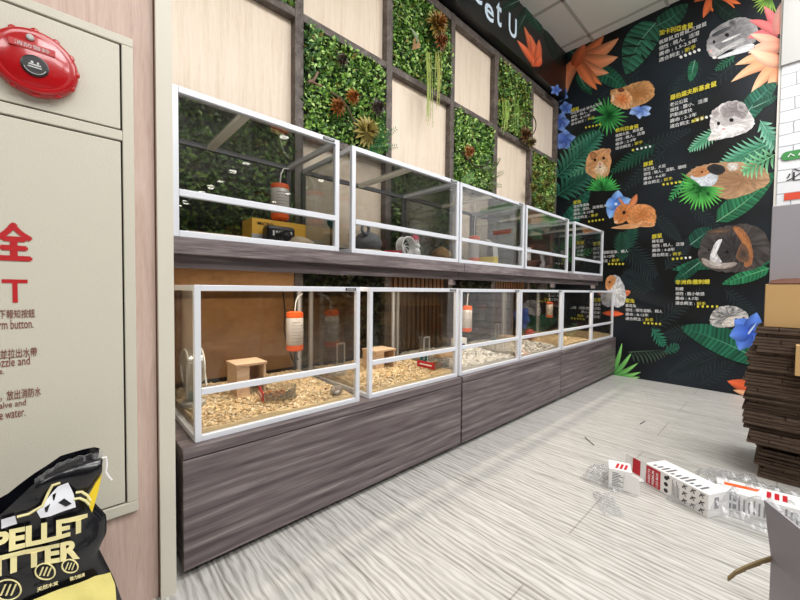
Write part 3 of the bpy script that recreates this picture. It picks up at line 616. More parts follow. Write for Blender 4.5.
# lower right: leaf, hedgehog, blue flower, petal
A.leaf((760, 360), (681, 327), 13, (34, 102, 76), (120, 190, 160), .05, 18, 15)
A.blob([(710, 322), (712, 313), (720, 307), (732, 306), (743, 310), (748, 317), (742, 324), (728, 327), (716, 327)], (110, 110, 110), (170, 168, 166), ctr=(728, 316), n=70, jit=.45)
A.blob([(722, 325), (727, 318), (736, 316), (745, 318), (738, 322), (732, 327)], (222, 214, 208), (196, 188, 182), n=26); A.dot((736, 319), 1.1, 1, (16, 16, 16)); A.dot((743.5, 318), 1.2, .9, (30, 22, 22))
for a, l in ((-2.4, 20), (-1.2, 22), (-.3, 20), (.9, 20), (2.1, 20), (3.0, 20)): A.petal((749, 333), (749+l*math.cos(a), 333+l*math.sin(a)), 9, (52, 88, 190), (104, 146, 228), .12, 1.12, n=7)
A.petal((748, 334), (757, 322), 1, (200, 214, 250), (150, 180, 240))
A.petal((760, 395), (727, 381), 7, (196, 74, 40), (226, 108, 66), .1); A.petal((755, 396), (733, 390), 3, (232, 160, 120), (240, 180, 140))
# lower left: bright fronds, teal leaves
for t in ((622, 343), (632, 352), (638, 363), (641, 372), (640, 377)): A.petal((610, 378), t, 2.6, (60, 130, 60), (150, 214, 120), .08, 1.15)
A.palm((628, 352), (668, 350), 18, 11, (36, 50, 44), (84, 104, 88), 1, 70, both=False); A.palm((652, 328), (664, 345), 12, 6, (26, 88, 68), (56, 132, 104), 1.2); A.palm((664, 352), (678, 346), 10, 5, (26, 70, 56), (52, 110, 88), 1.2)
for b, t in (((555, 250), (580, 236)), ((560, 262), (592, 250))): A.palm(b, t, 12, 8, (30, 90, 50), (80, 150, 90), 1)
A.k.build('printed_artwork', 'print_paint', MU)
# mural wording
BL = [  # x-left title, y-top title, line height px, px widths...
 ('加卡利亞倉鼠', ['楓葉鼠,奶昔鼠,三線鼠', '個性 : 親人、活潑', '壽命 : 1.5-2.5年'], (659.5, 35.5, 693, 28), (659, 45, 704, 30), 5.8, 17, (681, 57, 699, 50), 'wwwww'),
 ('羅伯羅夫斯基倉鼠', ['老公公鼠', '個性 : 膽小、活潑', '跑動速度快', '壽命 : 2-3年'], (670.5, 100.5, 716.5, 86), (670, 107, 706, 99), 5.4, 22, (693, 121, 711, 116), 'ywwww'),
 ('絨鼠', ['阿拉斯加鼠 龍毛大耳鼠', '個性 : 親人、好動', '壽命 : 8-12年'], (571, 112, 579, 110), (571, 115, 605, 107), 3.6, 14, (586, 127.5, 600, 124.5), 'yyyyy'),
 ('敘利亞倉鼠', ['楓葉大鼠、黃金鼠', '個性 : 親人、活潑', '壽命 : 2-3年'], (615.5, 132.5, 638.5, 128), (615.5, 137.5, 646, 132), 4.2, 17, (633, 150, 650, 146.5), 'ywwww'),
 ('豚鼠', ['天竺鼠、大鼠', '個性 : 親人、溫馴、聰明', '壽命 : 4-6年'], (643.5, 167, 653, 164.5), (643.5, 171.5, 667, 166.5), 4.5, 20, (663.5, 184.5, 680, 182), 'yyyyy'),
 ('家兔', ['道奇侏儒兔', '個性 : 溫和、活潑親人', '壽命 : 8-12年'], (573.5, 204.5, 581, 203), (573.5, 208, 590, 206), 3.8, 15, (589, 221.5, 603, 219.5), 'yyyyy'),
 ('豚鼠', ['捲毛鼠', '個性 : 親人、活潑', '壽命 : 4-8年'], (652, 239, 662, 237.5), (652, 243, 664, 241.5), 4.6, 20, (673, 259, 690, 257.5), 'yyyww'),
 ('非洲侏儒刺蝟', ['刺蝟', '個性 : 膽小敏感', '壽命 : 4-7年'], (675.5, 284.5, 709.5, 284), (675.5, 290.5, 684, 290.2), 4.7, 24, (698, 306.5, 717, 306.5), 'yyyyy'),
 ('家兔', ['垂耳兔', '個性 : 個性溫馴、親人', '壽命 : 8-12年'], (625.5, 302.5, 634.5, 303), (625.5, 307, 636, 307.5), 4.3, 18, (644.5, 323, 660, 324), 'yyyyy'),
 ('家兔', ['獅子兔', '個性 : 溫馴活潑、親人', '壽命 : 8-12年'], (593, 246, 601, 245), (593, 250.5, 604, 250), 4.1, 16, (609, 264, 623, 264), 'yyyyy'),
]
kw, ky = MB(), MB()
def mtext(k, body, x0, y0, x1, y1, h, bold=.008):
    O = atX(x0, y0, XM-.0095); Rv = atX(x1, y1, XM-.0095); T = atX(x0, y0-h, XM-.0095); add_text(k, body, O, Rv-O, T-O, bold=bold)
WID = {'天竺鼠、大鼠': 25}
for title, lines, tb, lb, lh, _, st, scol in BL:
    th = lh*.95
    mtext(ky, title, *tb, th, .035)
    sl = (lb[3]-lb[1])/(lb[2]-lb[0]); adv = (lb[2]-lb[0])/max(1, len(lines[0].replace(' ', '')))
    gr = -(lb[1]-290)/720*0
    for i, ln in enumerate(lines + ['適合飼主 :']):
        y = lb[1]+lh*i; s_ = -(y-286)/(lb[0]-67)*-1; s_ = (y-286)/(lb[0]-67)
        cjk = sum(.5 if ord(ch) < 256 else 1 for ch in ln); w = cjk*lh*.82
        mtext(kw, ln, lb[0], y, lb[0]+w, y+s_*w, lh*.72)
        if ln.startswith('適合'):
            x = lb[0]+w+2; mtext(ky, '新手', x, y+s_*(w+2), x+lh*1.9, y+s_*(w+2+lh*1.9), lh*.75, .012)
    for j in range(5):
        u = j/4; x = st[0]+(st[2]-st[0])*u; y = st[1]+(st[3]-st[1])*u; kk = ky if scol[j] == 'y' else kw; n = len(kk.v); r0 = lh*.27
        for q in range(12): a = q*math.pi/6; kk.vert(atX(x+r0*math.cos(a), y-r0*math.sin(a), XM-.0097))
        kk.face(range(n, n+12))
kw.build('white_wording', 'text_white', MU); ky.build('yellow_wording', 'text_yellow', MU)
# flower and leaves on the banner (wraps the corner)
B = Art(lambda x, y, d: atY(x, y, 1.6195-d))
B.leaf((530, 6), (516, 34), 6, (26, 60, 48), n=9); B.leaf((528, 4), (541, 33), 7, (34, 88, 66), n=9); B.leaf((520, 0), (500, 10), 5, (24, 60, 48), n=9); B.leaf((545, 30), (560, 66), 5, (20, 44, 36), (60, 90, 74), n=9)
for t, w in (((524, 26), 3.6), ((530, 34), 4), ((539, 39), 4), ((517, 40), 3.5), ((533, 60), 4), ((541, 56), 4)): B.petal((536, 66), t, w, (206, 84, 46), (236, 124, 84), .05, 1.15)
for c, r in (((556, 90), 6),):
    for i in range(5): a = i*1.257; B.petal(c, (c[0]+r*math.cos(a), c[1]+r*math.sin(a)), 2.2, (58, 88, 176), (128, 162, 224), n=5)
# keep only what lies on the banner face
B.k.build('printed_flower', 'print_paint', FB)

# ------------------------------------------------------------------ sign on the pillar
SG = thing('wall_sign', (XM-.035, -.1, 1.3), 'white sign with a green pill, black character and orange label on the brick pillar', 'sign')
k = MB(); n_ = 24
def pill(k, y0, y1, z0, z1, x):
    r = (z1-z0)/2; pts = []
    for i in range(13): a = math.pi/2+math.pi*i/12; pts.append((x, y1-r-r*math.cos(a)*1, z0+r+r*math.sin(a)))
    for i in range(13): a = -math.pi/2+math.pi*i/12; pts.append((x, y0+r-r*math.cos(a)*1, z0+r+r*math.sin(a)))
    n = len(k.v)
    for p in pts: k.vert(p)
    k.face(range(n, n+len(pts)))
q0 = atX(781, 160, XM-.034); 
pill(k, -.42, q0.y, q0.z-.012, q0.z+.052, XM-.0355); k.build('green_pill', 'sign_green', SG, solid=.004)
k = MB()
for i in range(6): k.tube([(XM-.0385, q0.y-.035-.05*i, q0.z+.010), (XM-.0385, q0.y-.045-.05*i, q0.z+.032), (XM-.0385, q0.y-.065-.05*i, q0.z+.012)], .004, 5)
k.build('white_marks', 'white', SG)
k = MB(); q = atX(786, 182, XM-.034); add_text(k, '必', Vector((XM-.0345, q.y, q.z)), Vector((0, -.11, 0)), Vector((0, 0, .085)))
k.build('black_character', 'black_plastic', SG)
k = MB(); q = atX(780, 201, XM-.034); k.box((XM-.036, -.22, q.z), (XM-.03, q.y-.02, q.z+.05)); k.build('orange_label', 'sign_orange', SG)

# ------------------------------------------------------------------ base cabinets
CABX = [(.222, 1.435), (1.447, 2.603), (2.610, 3.832)]
CABL = ['grey wood base cabinet nearest the camera under the two closest cages', 'grey wood base cabinet in the middle of the row', 'grey wood base cabinet at the far end beside the mural']
for (x0, x1), lb in zip(CABX, CABL):
    g = thing('base_cabinet', ((x0+x1)/2, 1.4, 0), lb, 'cabinet', 'grey wood base cabinets')
    k = MB(); k.box((x0+.004, 1.11, .03), (x0+.022, 1.69, .334)); k.box((x1-.022, 1.11, .03), (x1-.004, 1.69, .334)); k.box((x0+.022, 1.11, .03), (x1-.022, 1.69, .048)); k.box((x0+.022, 1.672, .048), (x1-.022, 1.69, .334)); k.build('body', 'cabinet_wood', g)
    bx('plinth', (x0+.02, 1.14, 0), (x1-.02, 1.66, .03), 'gap_black', g)
    bx('front_panel', (x0, 1.087, .028), (x1, 1.108, .331), 'cabinet_wood', g, bevel=.0015)
    bx('top', (x0, 1.086, .335), (x1, 1.69, .363), 'cabinet_wood', g, bevel=.0015)
# upper shelf carried over the lower cages
SH = thing('cage_shelf', (1.8, 1.4, .85), 'long grey wood shelf carrying the upper row of cages', 'shelf')
for a, b in ((.2, 1.463), (1.465, 2.62), (2.622, 3.47)):
    bx('shelf_board', (a, 1.10, .89), (b-.001, 1.69, .934), 'shelf_wood', SH, bevel=.001)
    bx('apron', (a, 1.135, .853), (b-.001, 1.155, .889), 'cabinet_wood', SH)
for x in (1.42, 2.60, 3.42):
    bx('divider', (x+.03, 1.16, .825), (x+.048, 1.19, .889), 'shelf_wood', SH)
bx('upright', (.202, 1.60, .364), (.218, 1.685, .889), 'shelf_wood', SH)
bx('upright', (3.44, 1.60, .364), (3.46, 1.685, .889), 'shelf_wood', SH)

# ------------------------------------------------------------------ cages
def bar(k, a, b): k.box(a, b)
def cage(x0, x1, y0, y1, z0, z1, label, group, tray=.02, cross=None, lid=False, w=.017, gl='cage_glass', first=False, badge=True, midz=None):
    g = thing('pet_cage', ((x0+x1)/2, (y0+y1)/2, z0), label, 'cage', group)
    k = MB()
    for x in (x0, x1-w): k.box((x, y0, z0), (x+w, y0+w, z1))
    for z in (z0, z1-w): k.box((x0+w, y0, z), (x1-w, y0+w, z+w))
    for z in (z0, z1-w):
        for x in (x0, x1-w): k.box((x, y0+w, z), (x+w, y1-w, z+w))
    k.build('frame', 'alu', g, bevel=.0015)
    k = MB()
    for x in (x0, x1-w): k.box((x, y1-w, z0), (x+w, y1, z1))
    for z in (z0, z1-w): k.box((x0+w, y1-w, z), (x1-w, y1, z+w))
    k.build('rear_frame', 'rear_grey' if cross is not None else 'alu', g, bevel=.0015)
    mz = midz if midz else z0+.28*(z1-z0)
    bx('front_rail', (x0+w, y0-.001, mz-.009), (x1-w, y0+w-.003, mz+.009), 'alu', g, bevel=.001)
    e = .0035
    bx('front_glass', (x0+w, y0+.008, z0+w), (x1-w, y0+.008+e, z1-w), gl, g)
    bx('back_glass', (x0+w, y1-.010, z0+w), (x1-w, y1-.010+e, z1-w), 'back_pane' if cross is not None else gl, g)
    bx('side_glass', (x0+.007, y0+w, z0+w), (x0+.007+e, y1-w, z1-w), gl, g)
    bx('side_glass', (x1-.010, y0+w, z0+w), (x1-.010+e, y1-w, z1-w), gl, g)
    bx('floor_tray', (x0+w, y0+w, z0+.002), (x1-w, y1-w, z0+.008), 'pale_grey', g)
    if cross is not None:
        for c in cross: bx('lid_bar', (c-.012, y0+w, z1-.016), (c+.012, y1-w, z1-.001), 'bar_cream', g)
        bx('lid_glass', (x0+w, y0+w, z1-.007), (x1-w, y1-w, z1-.004), gl, g)
    if badge:
        b_ = bx('badge', (x1-.068, y0-.0022, z1-.013), (x1-.022, y0-.0004, z1-.004), 'badge', g)
        k = MB(); add_text(k, 'NOMO', Vector((x1-.062, y0-.0026, z1-.0115)), Vector((.034, 0, 0)), Vector((0, 0, .006)), bold=.02); k.build('badge_text', 'badge_text', b_)
    return g
YL0, YL1 = 1.112, 1.60
LOW = [(.257, .826), (.872, 1.434), (1.452, 2.052), (2.060, 2.664), (2.678, 3.272), (3.276, 3.830)]
LZ = [(.3635, .807)]*6
LLAB = ['nearest lower white framed glass cage with beige chips, a bottle and a wooden hide', 'second lower glass cage from the left with a hide and a red labelled dish', 'third lower glass cage with white bedding and a small white carton', 'fourth lower glass cage with white bedding, left of the last two', 'fifth lower glass cage, beige bedding, next to the corner one', 'lower corner glass cage touching the mural']
for (a, b), lab in zip(LOW, LLAB): cage(a, b, YL0, YL1, .3635, .807, lab, 'lower glass cages', gl='dark_glass', midz=.505, badge=(a < 3))
YU0, YU1 = 1.101, 1.50
UP = [(.204, .722), (.777, 1.415), (1.423, 2.062), (2.085, 2.722), (2.832, 3.466)]
ULAB = ['nearest upper glass cage holding a yellow box and bottle', 'second upper glass cage holding grey felt toy and white wheel', 'third upper glass cage holding the yellow litter tray', 'fourth upper glass cage holding a white food bag', 'last upper glass cage beside the mural, empty looking']
for i, ((a, b), lab) in enumerate(zip(UP, ULAB)): cage(a, b, YU0, YU1, .9345, 1.33, lab, 'upper glass cages', cross=[a+.198] if i == 0 else [(a+b)/2], midz=1.052)

# ------------------------------------------------------------------ bedding
def bedding(x0, x1, y0, y1, z, h, label, cols, n, chip=(.006, .02), fl=.002, seed=1, bump=.02):
    r = random.Random(seed); k = MB()
    def hz(x, y): return z+h*(.75+.6*noise.noise(Vector((x*6, y*6, seed))))+bump*max(0, (y-y0)/(y1-y0))
    base = lin(cols[0])
    k.grid(lambda u, v: Vector((x0+(x1-x0)*u, y0+(y1-y0)*v, hz(x0+(x1-x0)*u, y0+(y1-y0)*v))), 30, 20, lambda u, v: (lambda f_: lin([c*f_ for c in cols[0]]))(r.uniform(.85, 1.0)))
    # skirt down to the tray
    for (a, b, c, d) in (((x0, y0), (x1, y0), 30, 0), ((x1, y0), (x1, y1), 20, 0), ((x1, y1), (x0, y1), 30, 0), ((x0, y1), (x0, y0), 20, 0)):
        for i in range(c):
            p = (a[0]+(b[0]-a[0])*i/c, a[1]+(b[1]-a[1])*i/c); q = (a[0]+(b[0]-a[0])*(i+1)/c, a[1]+(b[1]-a[1])*(i+1)/c)
            k.quad((p[0], p[1], z-.004), (q[0], q[1], z-.004), (q[0], q[1], hz(*q)), (p[0], p[1], hz(*p)), base)
    for i in range(n):
        x = r.uniform(x0+.01, x1-.01); y = r.uniform(y0+.008, y1-.008); p = Vector((x, y, hz(x, y)+.001))
        a = r.uniform(0, 6.28); L = r.uniform(*chip); W = L*r.uniform(.25, .5); t = r.uniform(-.5, .5)
        d = Vector((math.cos(a), math.sin(a), t)).normalized()*L*.5; s = Vector((-math.sin(a), math.cos(a), r.uniform(-.4, .6))).normalized()*W*.5; c = (lambda q_, f_: lin([min(255, v*f_) for v in q_]))(r.choice(cols), r.uniform(.84, 1.06))
        up = Vector((0, 0, fl)); k.quad(p-d-s+up, p+d-s, p+d+s+up, p-d+s, c)
    return k.build('bedding', 'chips', label=label, category='bedding', kind='stuff')
BE = [(226, 202, 158), (238, 218, 178), (220, 190, 144), (246, 232, 204), (200, 168, 124)]
WH = [(214, 208, 196), (236, 234, 228), (226, 222, 212), (242, 242, 240)]
for i, (a, b) in enumerate(LOW):
    lab = ['beige wood chip bedding in the nearest lower cage', 'beige wood chip bedding in the second lower cage', 'white paper bedding in the third lower cage', 'white paper bedding in the fourth lower cage', 'tan bedding in the fifth lower cage', 'tan bedding in the corner lower cage'][i]
    bedding(a+.019, b-.019, YL0+.02, YL1-.02, .376, .020, lab, WH if i in (2, 3) else BE, 3800 if i < 3 else 1800, seed=i+3, chip=(.006, .02) if i not in (2, 3) else (.012, .032), fl=.003)
for i, (a, b) in enumerate(UP[:4]):
    bedding(a+.019, b-.019, YU0+.02, YU1-.02, .947, .006, f"thin pale bedding on the floor of the {['nearest', 'second', 'third', 'fourth'][i]} upper cage", [(196, 190, 178), (210, 204, 190), (180, 170, 150), (226, 222, 214)], 900, seed=i+20, bump=0)

# ------------------------------------------------------------------ things inside the cages
def bottle(x, y, z0, z1, label, r=.036, top=None):
    g = thing('water_bottle', (x, y, z0), label, 'bottle', 'orange capped water bottles')
    h = z1-z0
    k = MB(); k.lathe([(r*.9, h*.14), (r, h*.17), (r, h*.83), (r*.9, h*.86)], (x, y, z0), 24); k.build('bottle_body', 'bottle_body', g, smooth=True)
    k = MB(); k.lathe([(r*.75, 0), (r*.98, .006), (r*1.0, h*.15), (r*.7, h*.16)], (x, y, z0), 24); k.build('cap', 'orange_plastic', g, smooth=False)
    k = MB(); k.lathe([(r*.7, h*.84), (r*1.0, h*.85), (r*.98, h*.97), (r*.6, h)], (x, y, z0), 24); k.build('cap', 'orange_plastic', g, smooth=False)
    k = MB()
    for i in range(7): zz = z0+h*(.25+.08*i); k.tube([(x+r*1.01*math.cos(a), y+r*1.01*math.sin(a), zz) for a in [math.radians(225+10*j) for j in range(10 if i % 2 else 7)]], .0008, 4)
    k.build('scale_marks', 'print_grey', g)
    k = MB(); k.tube([(x, y, z0+.002), (x, y-.012, z0-.02), (x, y-.03, z0-.035)], .0035, 8); k.build('spout', 'wire', g)
    if top:
        k = MB(); k.tube([(x-.0, y, z1), (x+.004, y, z1+(top-z1)*.5), (x+.02, y+.01, z1+(top-z1)*.85), (x+.05, y+.03, top)], .0028, 8); k.build('hanger', 'wire_white', g)
bottle(.725, 1.45, .528, .70, 'orange capped water bottle hanging in the nearest lower cage', top=.775)
bottle(1.965, 1.45, .52, .695, 'orange capped water bottle hanging in the third lower cage', r=.034, top=.775)
bottle(3.20, 1.45, .56, .70, 'orange capped water bottle hanging in the fifth lower cage', r=.03, top=.775)
def upb(px, pxw, yt, yb, Y, lab, top=1.3):
    c = atY(px, (yt+yb)/2, Y); a = atY(px, yt, Y); b = atY(px, yb, Y); bottle(c.x, Y, b.z, a.z, lab, r=.036, top=top)
upb(280, 20, 184, 220, 1.40, 'large orange capped water bottle hanging in the nearest upper cage', 1.30)
upb(474, 10, 236, 262, 1.40, 'orange capped water bottle hanging in the third upper cage', 1.30)
# black cable in the lower cage
k = MB(); pts = [atY(x, y, 1.64) for x, y in ((283, 292), (285, 310), (284, 330), (288, 345), (292, 358), (298, 372))]; k.tube(pts, .004, 8); k.build('cable', 'wire', smooth=True, label='black cable hanging behind the nearest lower cage', category='cable')
def hide(px0, px1, ytop, Y, z0, depth, label, mat='light_wood'):
    a = atY(px0, ytop, Y); b = atY(px1, ytop, Y); w = b.x-a.x; h = a.z-z0
    g = thing('wooden_hide', (a.x+w/2, Y+depth/2, z0), label, 'hide box', 'wooden hide boxes'); t_ = .009
    bx('roof', (a.x-.004, Y-.004, z0+h-t_), (b.x+.004, Y+depth, z0+h), mat, g, bevel=.001)
    bx('side', (a.x, Y, z0), (a.x+t_, Y+depth-.002, z0+h-t_), mat, g); bx('side', (b.x-t_, Y, z0), (b.x, Y+depth-.002, z0+h-t_), mat, g)
    bx('front', (a.x+t_, Y, z0), (a.x+w*.42, Y+t_, z0+h-t_), mat, g); bx('back', (a.x+t_, Y+depth-t_-.002, z0), (b.x-t_, Y+depth-.002, z0+h-t_), mat, g)
hide(237, 266, 365, 1.34, .40, .11, 'small open wooden hide on the beige chips of the nearest lower cage')
hide(376, 395, 351, 1.36, .40, .11, 'small open wooden hide on the beige chips of the second lower cage')
hide(508, 516, 337, 1.42, .40, .1, 'small hide at the back of the white bedding in the third lower cage')
def dish(c, w, d, h, label, rz=0, food=True):
    g = thing('feeding_dish', c, label, 'dish', 'clear feeding dishes', rz); t_ = .003
    k = MB(); n = 20; prof = []
    for i in range(n+1):
        a = -math.pi/2+math.pi*i/n; prof.append((w*.35+w*.5*math.cos(a)*.9-w*.1, d*.5*math.sin(a)))
    prof = [(-w/2, -d/2)]+prof+[(-w/2, d/2)]
    for p, q in zip(prof, prof[1:]): k.quad((p[0], p[1], 0), (q[0], q[1], 0), (q[0], q[1], h), (p[0], p[1], h))
    nn = len(k.v)
    for p in prof: k.vert((p[0], p[1], .003))
    k.face(range(nn, nn+len(prof)))
    k.build('bowl_wall', 'clear_plastic', g, local=True, solid=.003)
    k = MB(); k.box((-w/2-.004, -d/2, 0), (-w/2, d/2, h*.9)); rl_ = k.build('red_label', 'carton_red', g, local=True)
    k = MB(); k.box((-w/2-.0052, -d*.35, h*.35), (-w/2-.0042, d*.35, h*.55)); k.build('label_print', 'white', rl_, local=True)
    k = MB(); r = random.Random(5)
    for i in range(26): k.blob((r.uniform(-w*.35, w*.3), r.uniform(-d*.3, d*.3), .008+r.uniform(0, .008)), (.006, .005, .004), .2, 8, 5)
    k.build('food', 'food', g, local=True, kind='stuff')
dish(atZ(276, 396, .402), .10, .11, .035, 'clear feeding dish with red label on the chips of the nearest lower cage', -.25)
dish(atZ(434, 366, .402), .12, .12, .035, 'clear feeding dish with a red label in the second lower cage', 0.0)
p = atZ(438, 253, .95); dish((min(1.36, p.x), 1.25, .952), .08, .08, .028, 'clear dish with a red label on the floor of the second upper cage', .9)
def dispenser(x, y, z, label):
    g = thing('water_dispenser', (x, y, z), label, 'dispenser', 'clear dispensers with teal caps')
    k = MB(); k.box((x-.022, y-.02, z+.045), (x+.022, y+.02, z+.15)); k.build('clear_tank', 'clear_plastic', g, bevel=.006)
    k = MB()
    for dx in (-.023, .017): k.box((x+dx, y-.024, z+.03), (x+dx+.006, y-.019, z+.15))
    k.box((x-.023, y-.024, z+.144), (x+.023, y-.019, z+.15)); k.build('holder', 'pale_grey', g)
    k = MB(); k.lathe([(.016, .02), (.02, .024), (.02, .045), (.014, .046)], (x, y, z), 20); k.build('teal_cap', 'teal', g)
    k = MB(); k.lathe([(.035, 0), (.038, .004), (.038, .014), (.034, .016)], (x, y, z), 24); k.build('basin', 'pale_grey', g)
dispenser(.305, 1.35, .402, 'clear dispenser with teal cap at the left end of the nearest lower cage')
dispenser(.915, 1.40, .402, 'clear dispenser with teal cap at the left end of the second lower cage')
dispenser(1.385, 1.30, .402, 'clear dispenser with teal cap at the right end of the second lower cage')
dispenser(2.32, 1.46, .402, 'clear dispenser standing in the fourth lower cage')
# clear wheel in nearest lower cage
def wheel(c, r, mat, label, name='exercise_wheel', axis='x', w=.05, spokes=6, stand=True):
    g = thing(name, (c[0], c[1], c[2]-r-.015), label, 'wheel'); k = MB(); n = 32
    f = (lambda a, rr, o: (c[0]+o, c[1]+rr*math.cos(a), c[2]+rr*math.sin(a))) if axis == 'x' else (lambda a, rr, o: (c[0]+rr*math.cos(a), c[1]+o, c[2]+rr*math.sin(a)))
    for o in (-w/2, w/2): k.tube([f(2*math.pi*i/n, r, o) for i in range(n+1)], .004, 6)
    k.build('rim', mat, g, smooth=True)
    k = MB()
    for i in range(n): a0, a1 = 2*math.pi*i/n, 2*math.pi*(i+1)/n; k.quad(f(a0, r, -w/2), f(a1, r, -w/2), f(a1, r, w/2), f(a0, r, w/2))
    k.build('running_track', 'clear_plastic' if mat != 'white' else 'white', g, solid=.0015)
    k = MB()
    for i in range(spokes): a = 2*math.pi*i/spokes; k.tube([f(a, .008, w/2), f(a+.25, r*.55, w/2), f(a, r, w/2)], .003, 6)
    k.lathe([(.012, -.006), (.012, .006)], f(0, 0, w/2), 16, 'x' if axis == 'x' else '-y'); k.build('spokes', mat, g, smooth=True)
    k = MB(); e = w/2+.012
    for s in (-1, 1): k.tube([f(0, 0, e), f(math.radians(-90+28*s), (r+.012)/math.cos(math.radians(28)), e)], .004, 6)
    k.build('stand', mat, g)
wheel((.335, 1.48, .512), .062, 'wire_white', 'clear exercise wheel at the back left of the nearest lower cage')
q = atY(406, 243.5, 1.28)
wheel((q.x, 1.28, 1.012), .045, 'white', 'white plastic exercise wheel in the second upper cage', axis='y', w=.04, spokes=10)
# curled hamster at the right front of the nearest cage
def critter(c, s, label, mat='hamster_fur', rz=0):
    g = thing('hamster', c, label, 'hamster', rz=rz)
    k = MB(); k.blob((0, 0, s*.62), (s*1.15, s*.8, s*.68), .06, 28, 18); k.blob((-s*.95, 0, s*.62), (s*.52, s*.5, s*.48), .05, 24, 14)
    for i in (-1, 1): k.blob((-s*.75, i*s*.36, s*1.08), (s*.10, s*.16, s*.18), .05, 12, 8)
    for a in (-.8, .55):
        for i in (-1, 1): k.blob((s*a, i*s*.45, s*.1), (s*.22, s*.13, s*.11), .05, 12, 8)
    k.blob((-s*1.42, 0, s*.55), (s*.1, s*.1, s*.08), 0, 10, 8)
    k.build('body', mat, g, local=True, smooth=True)
    k = MB()
    for i in (-1, 1): k.blob((-s*1.28, i*s*.24, s*.78), (s*.07,)*3, 0, 10, 8)
    k.build('eyes', 'black_plastic', g, local=True, smooth=True)
    k = MB(); k.blob((-s*.5, -s*.45, s*.42), (s*.6, s*.42, s*.36), .08, 18, 12); k.build('white_belly', 'bottle_body', g, local=True, smooth=True)
critter(Vector((.755, 1.165, .398)), .024, 'small grey hamster curled at the front right of the nearest lower cage', rz=.4)
# upper cage 1: yellow carton, dark feeder, felt
g = thing('yellow_box', (.50, 1.38, .955), 'flat yellow product box lying in the nearest upper cage', 'box')
a = atY(252, 219, 1.34); b = atY(306, 226, 1.34)
bx('carton', (a.x, 1.34, .955), (b.x, 1.44, b.z+.004), 'yellow_box', g, bevel=.001)
bx('grey_lower_band', (a.x-.001, 1.3388, .956), (b.x+.001, 1.34, .956+(b.z-.955)*.45), 'pale_grey', g)
k = MB(); add_text(k, 'MICRO', Vector((a.x+.02, 1.3385, b.z-.02)), Vector((.06, 0, 0)), Vector((0, 0, .012)), bold=.02); k.build('print', 'black_plastic', g)
g = thing('grill_toy', (.50, 1.28, .953), 'black toy hutch with white arched slots in front of the yellow box', 'toy')
a = atY(268, 224, 1.27); b = atY(296, 229, 1.27); zt = a.z
k = MB(); k.box((a.x, 1.27, .953), (b.x, 1.33, zt)); k.build('shell', 'black_plastic', g, bevel=.012)
k = MB()
for i in range(7): xx = a.x+.02+(b.x-a.x-.04)*i/6; k.tube([(xx, 1.2685, .975+.2*(zt-.95)), (xx, 1.2685, zt-.02)], .003, 6)
k.build('slot', 'white', g)
k = MB(); q = atY(284, 236, 1.2); k.blob((q.x, 1.2, .975), (.035, .03, .025), .3, 20, 12); k.blob((q.x-.02, 1.19, .965), (.02, .02, .012), .2); k.build('black_toy', 'black_plastic', smooth=True, label='small round black toy on the pale mat at the front of the nearest upper cage', category='toy')
k = MB(); q = atY(300, 240, 1.19); k.blob((q.x, 1.19, .966), (.05, .035, .018), .3, 24, 12); k.build('felt_cushion', 'felt_beige', smooth=True, label='cream fluffy cushion beside the black toy in the nearest upper cage', category='cushion')
k = MB(); k.box((.26, 1.16, .954), (.42, 1.25, .962)); k.build('wooden_plank', 'light_wood', label='pale wooden plank lying at the left of the nearest upper cage', category='plank', bevel=.002)
g = thing('teal_toy', (.665, 1.40, .955), 'teal and pink plastic drinker at the right back of the nearest upper cage', 'toy')
q = atY(331, 222, 1.36); k = MB(); k.blob((q.x, 1.36, q.z), (.018, .018, .024), 0, 20, 14); k.build('teal_ball', 'teal', g, smooth=True)
k = MB(); k.tube([(q.x, 1.36, q.z-.02), (q.x, 1.36, .956)], .004, 8); k.build('stem', 'wire', g)
# upper cage 2
g = thing('felt_mouse_house', (.83, 1.3, .955), 'grey felt mouse shaped bed with beige trim in the second upper cage', 'pet bed')
q = atY(368, 240, 1.25); k = MB(); k.blob((q.x, 1.25, 1.0), (.065, .055, .05), .05, 28, 18); k.build('dome', 'felt_grey', g, smooth=True)
k = MB(); k.tube([(q.x-.045+.018*math.cos(a), 1.21, 1.052+.02*math.sin(a)) for a in [2*math.pi*i/16 for i in range(17)]], .006, 8); k.build('ear', 'felt_grey', g, smooth=True)
k = MB(); k.tube([(q.x+.06*math.cos(a), 1.25-.058*math.sin(a), .962) for a in [math.pi*i/16 for i in range(17)]], .007, 8); k.build('trim', 'felt_beige', g, smooth=True)
q = atY(356, 240, 1.30); k = MB()
for i in range(8): k.blob((q.x+R.uniform(-.02, .015), 1.32+R.uniform(-.02, .02), .965+i*.011), (.014, .014, .012), .3, 10, 8)
k.build('fluffy_toy', 'felt_beige', smooth=True, label='cream fluffy toy left of the grey felt bed in the second upper cage', category='toy')
g = thing('pink_ball', (1.3, 1.35, .955), 'pink ball on a stalk at the right back of the second upper cage', 'toy')
q = atY(440, 243, 1.36); k = MB(); k.blob((min(1.37, q.x), 1.36, q.z), (.024,)*3, 0, 20, 14); k.build('ball', 'pink', g, smooth=True)
k = MB(); k.tube([(min(1.37, q.x), 1.36, q.z-.02), (min(1.37, q.x), 1.36, .956)], .003, 8); k.build('stalk', 'wire', g)
k = MB(); q = atY(425, 254, 1.18); k.box((1.16, 1.16, .954), (1.27, 1.2, .962)); k.build('grey_plank', 'pale_grey', label='flat pale grey ramp lying in the second upper cage', category='ramp', bevel=.002)
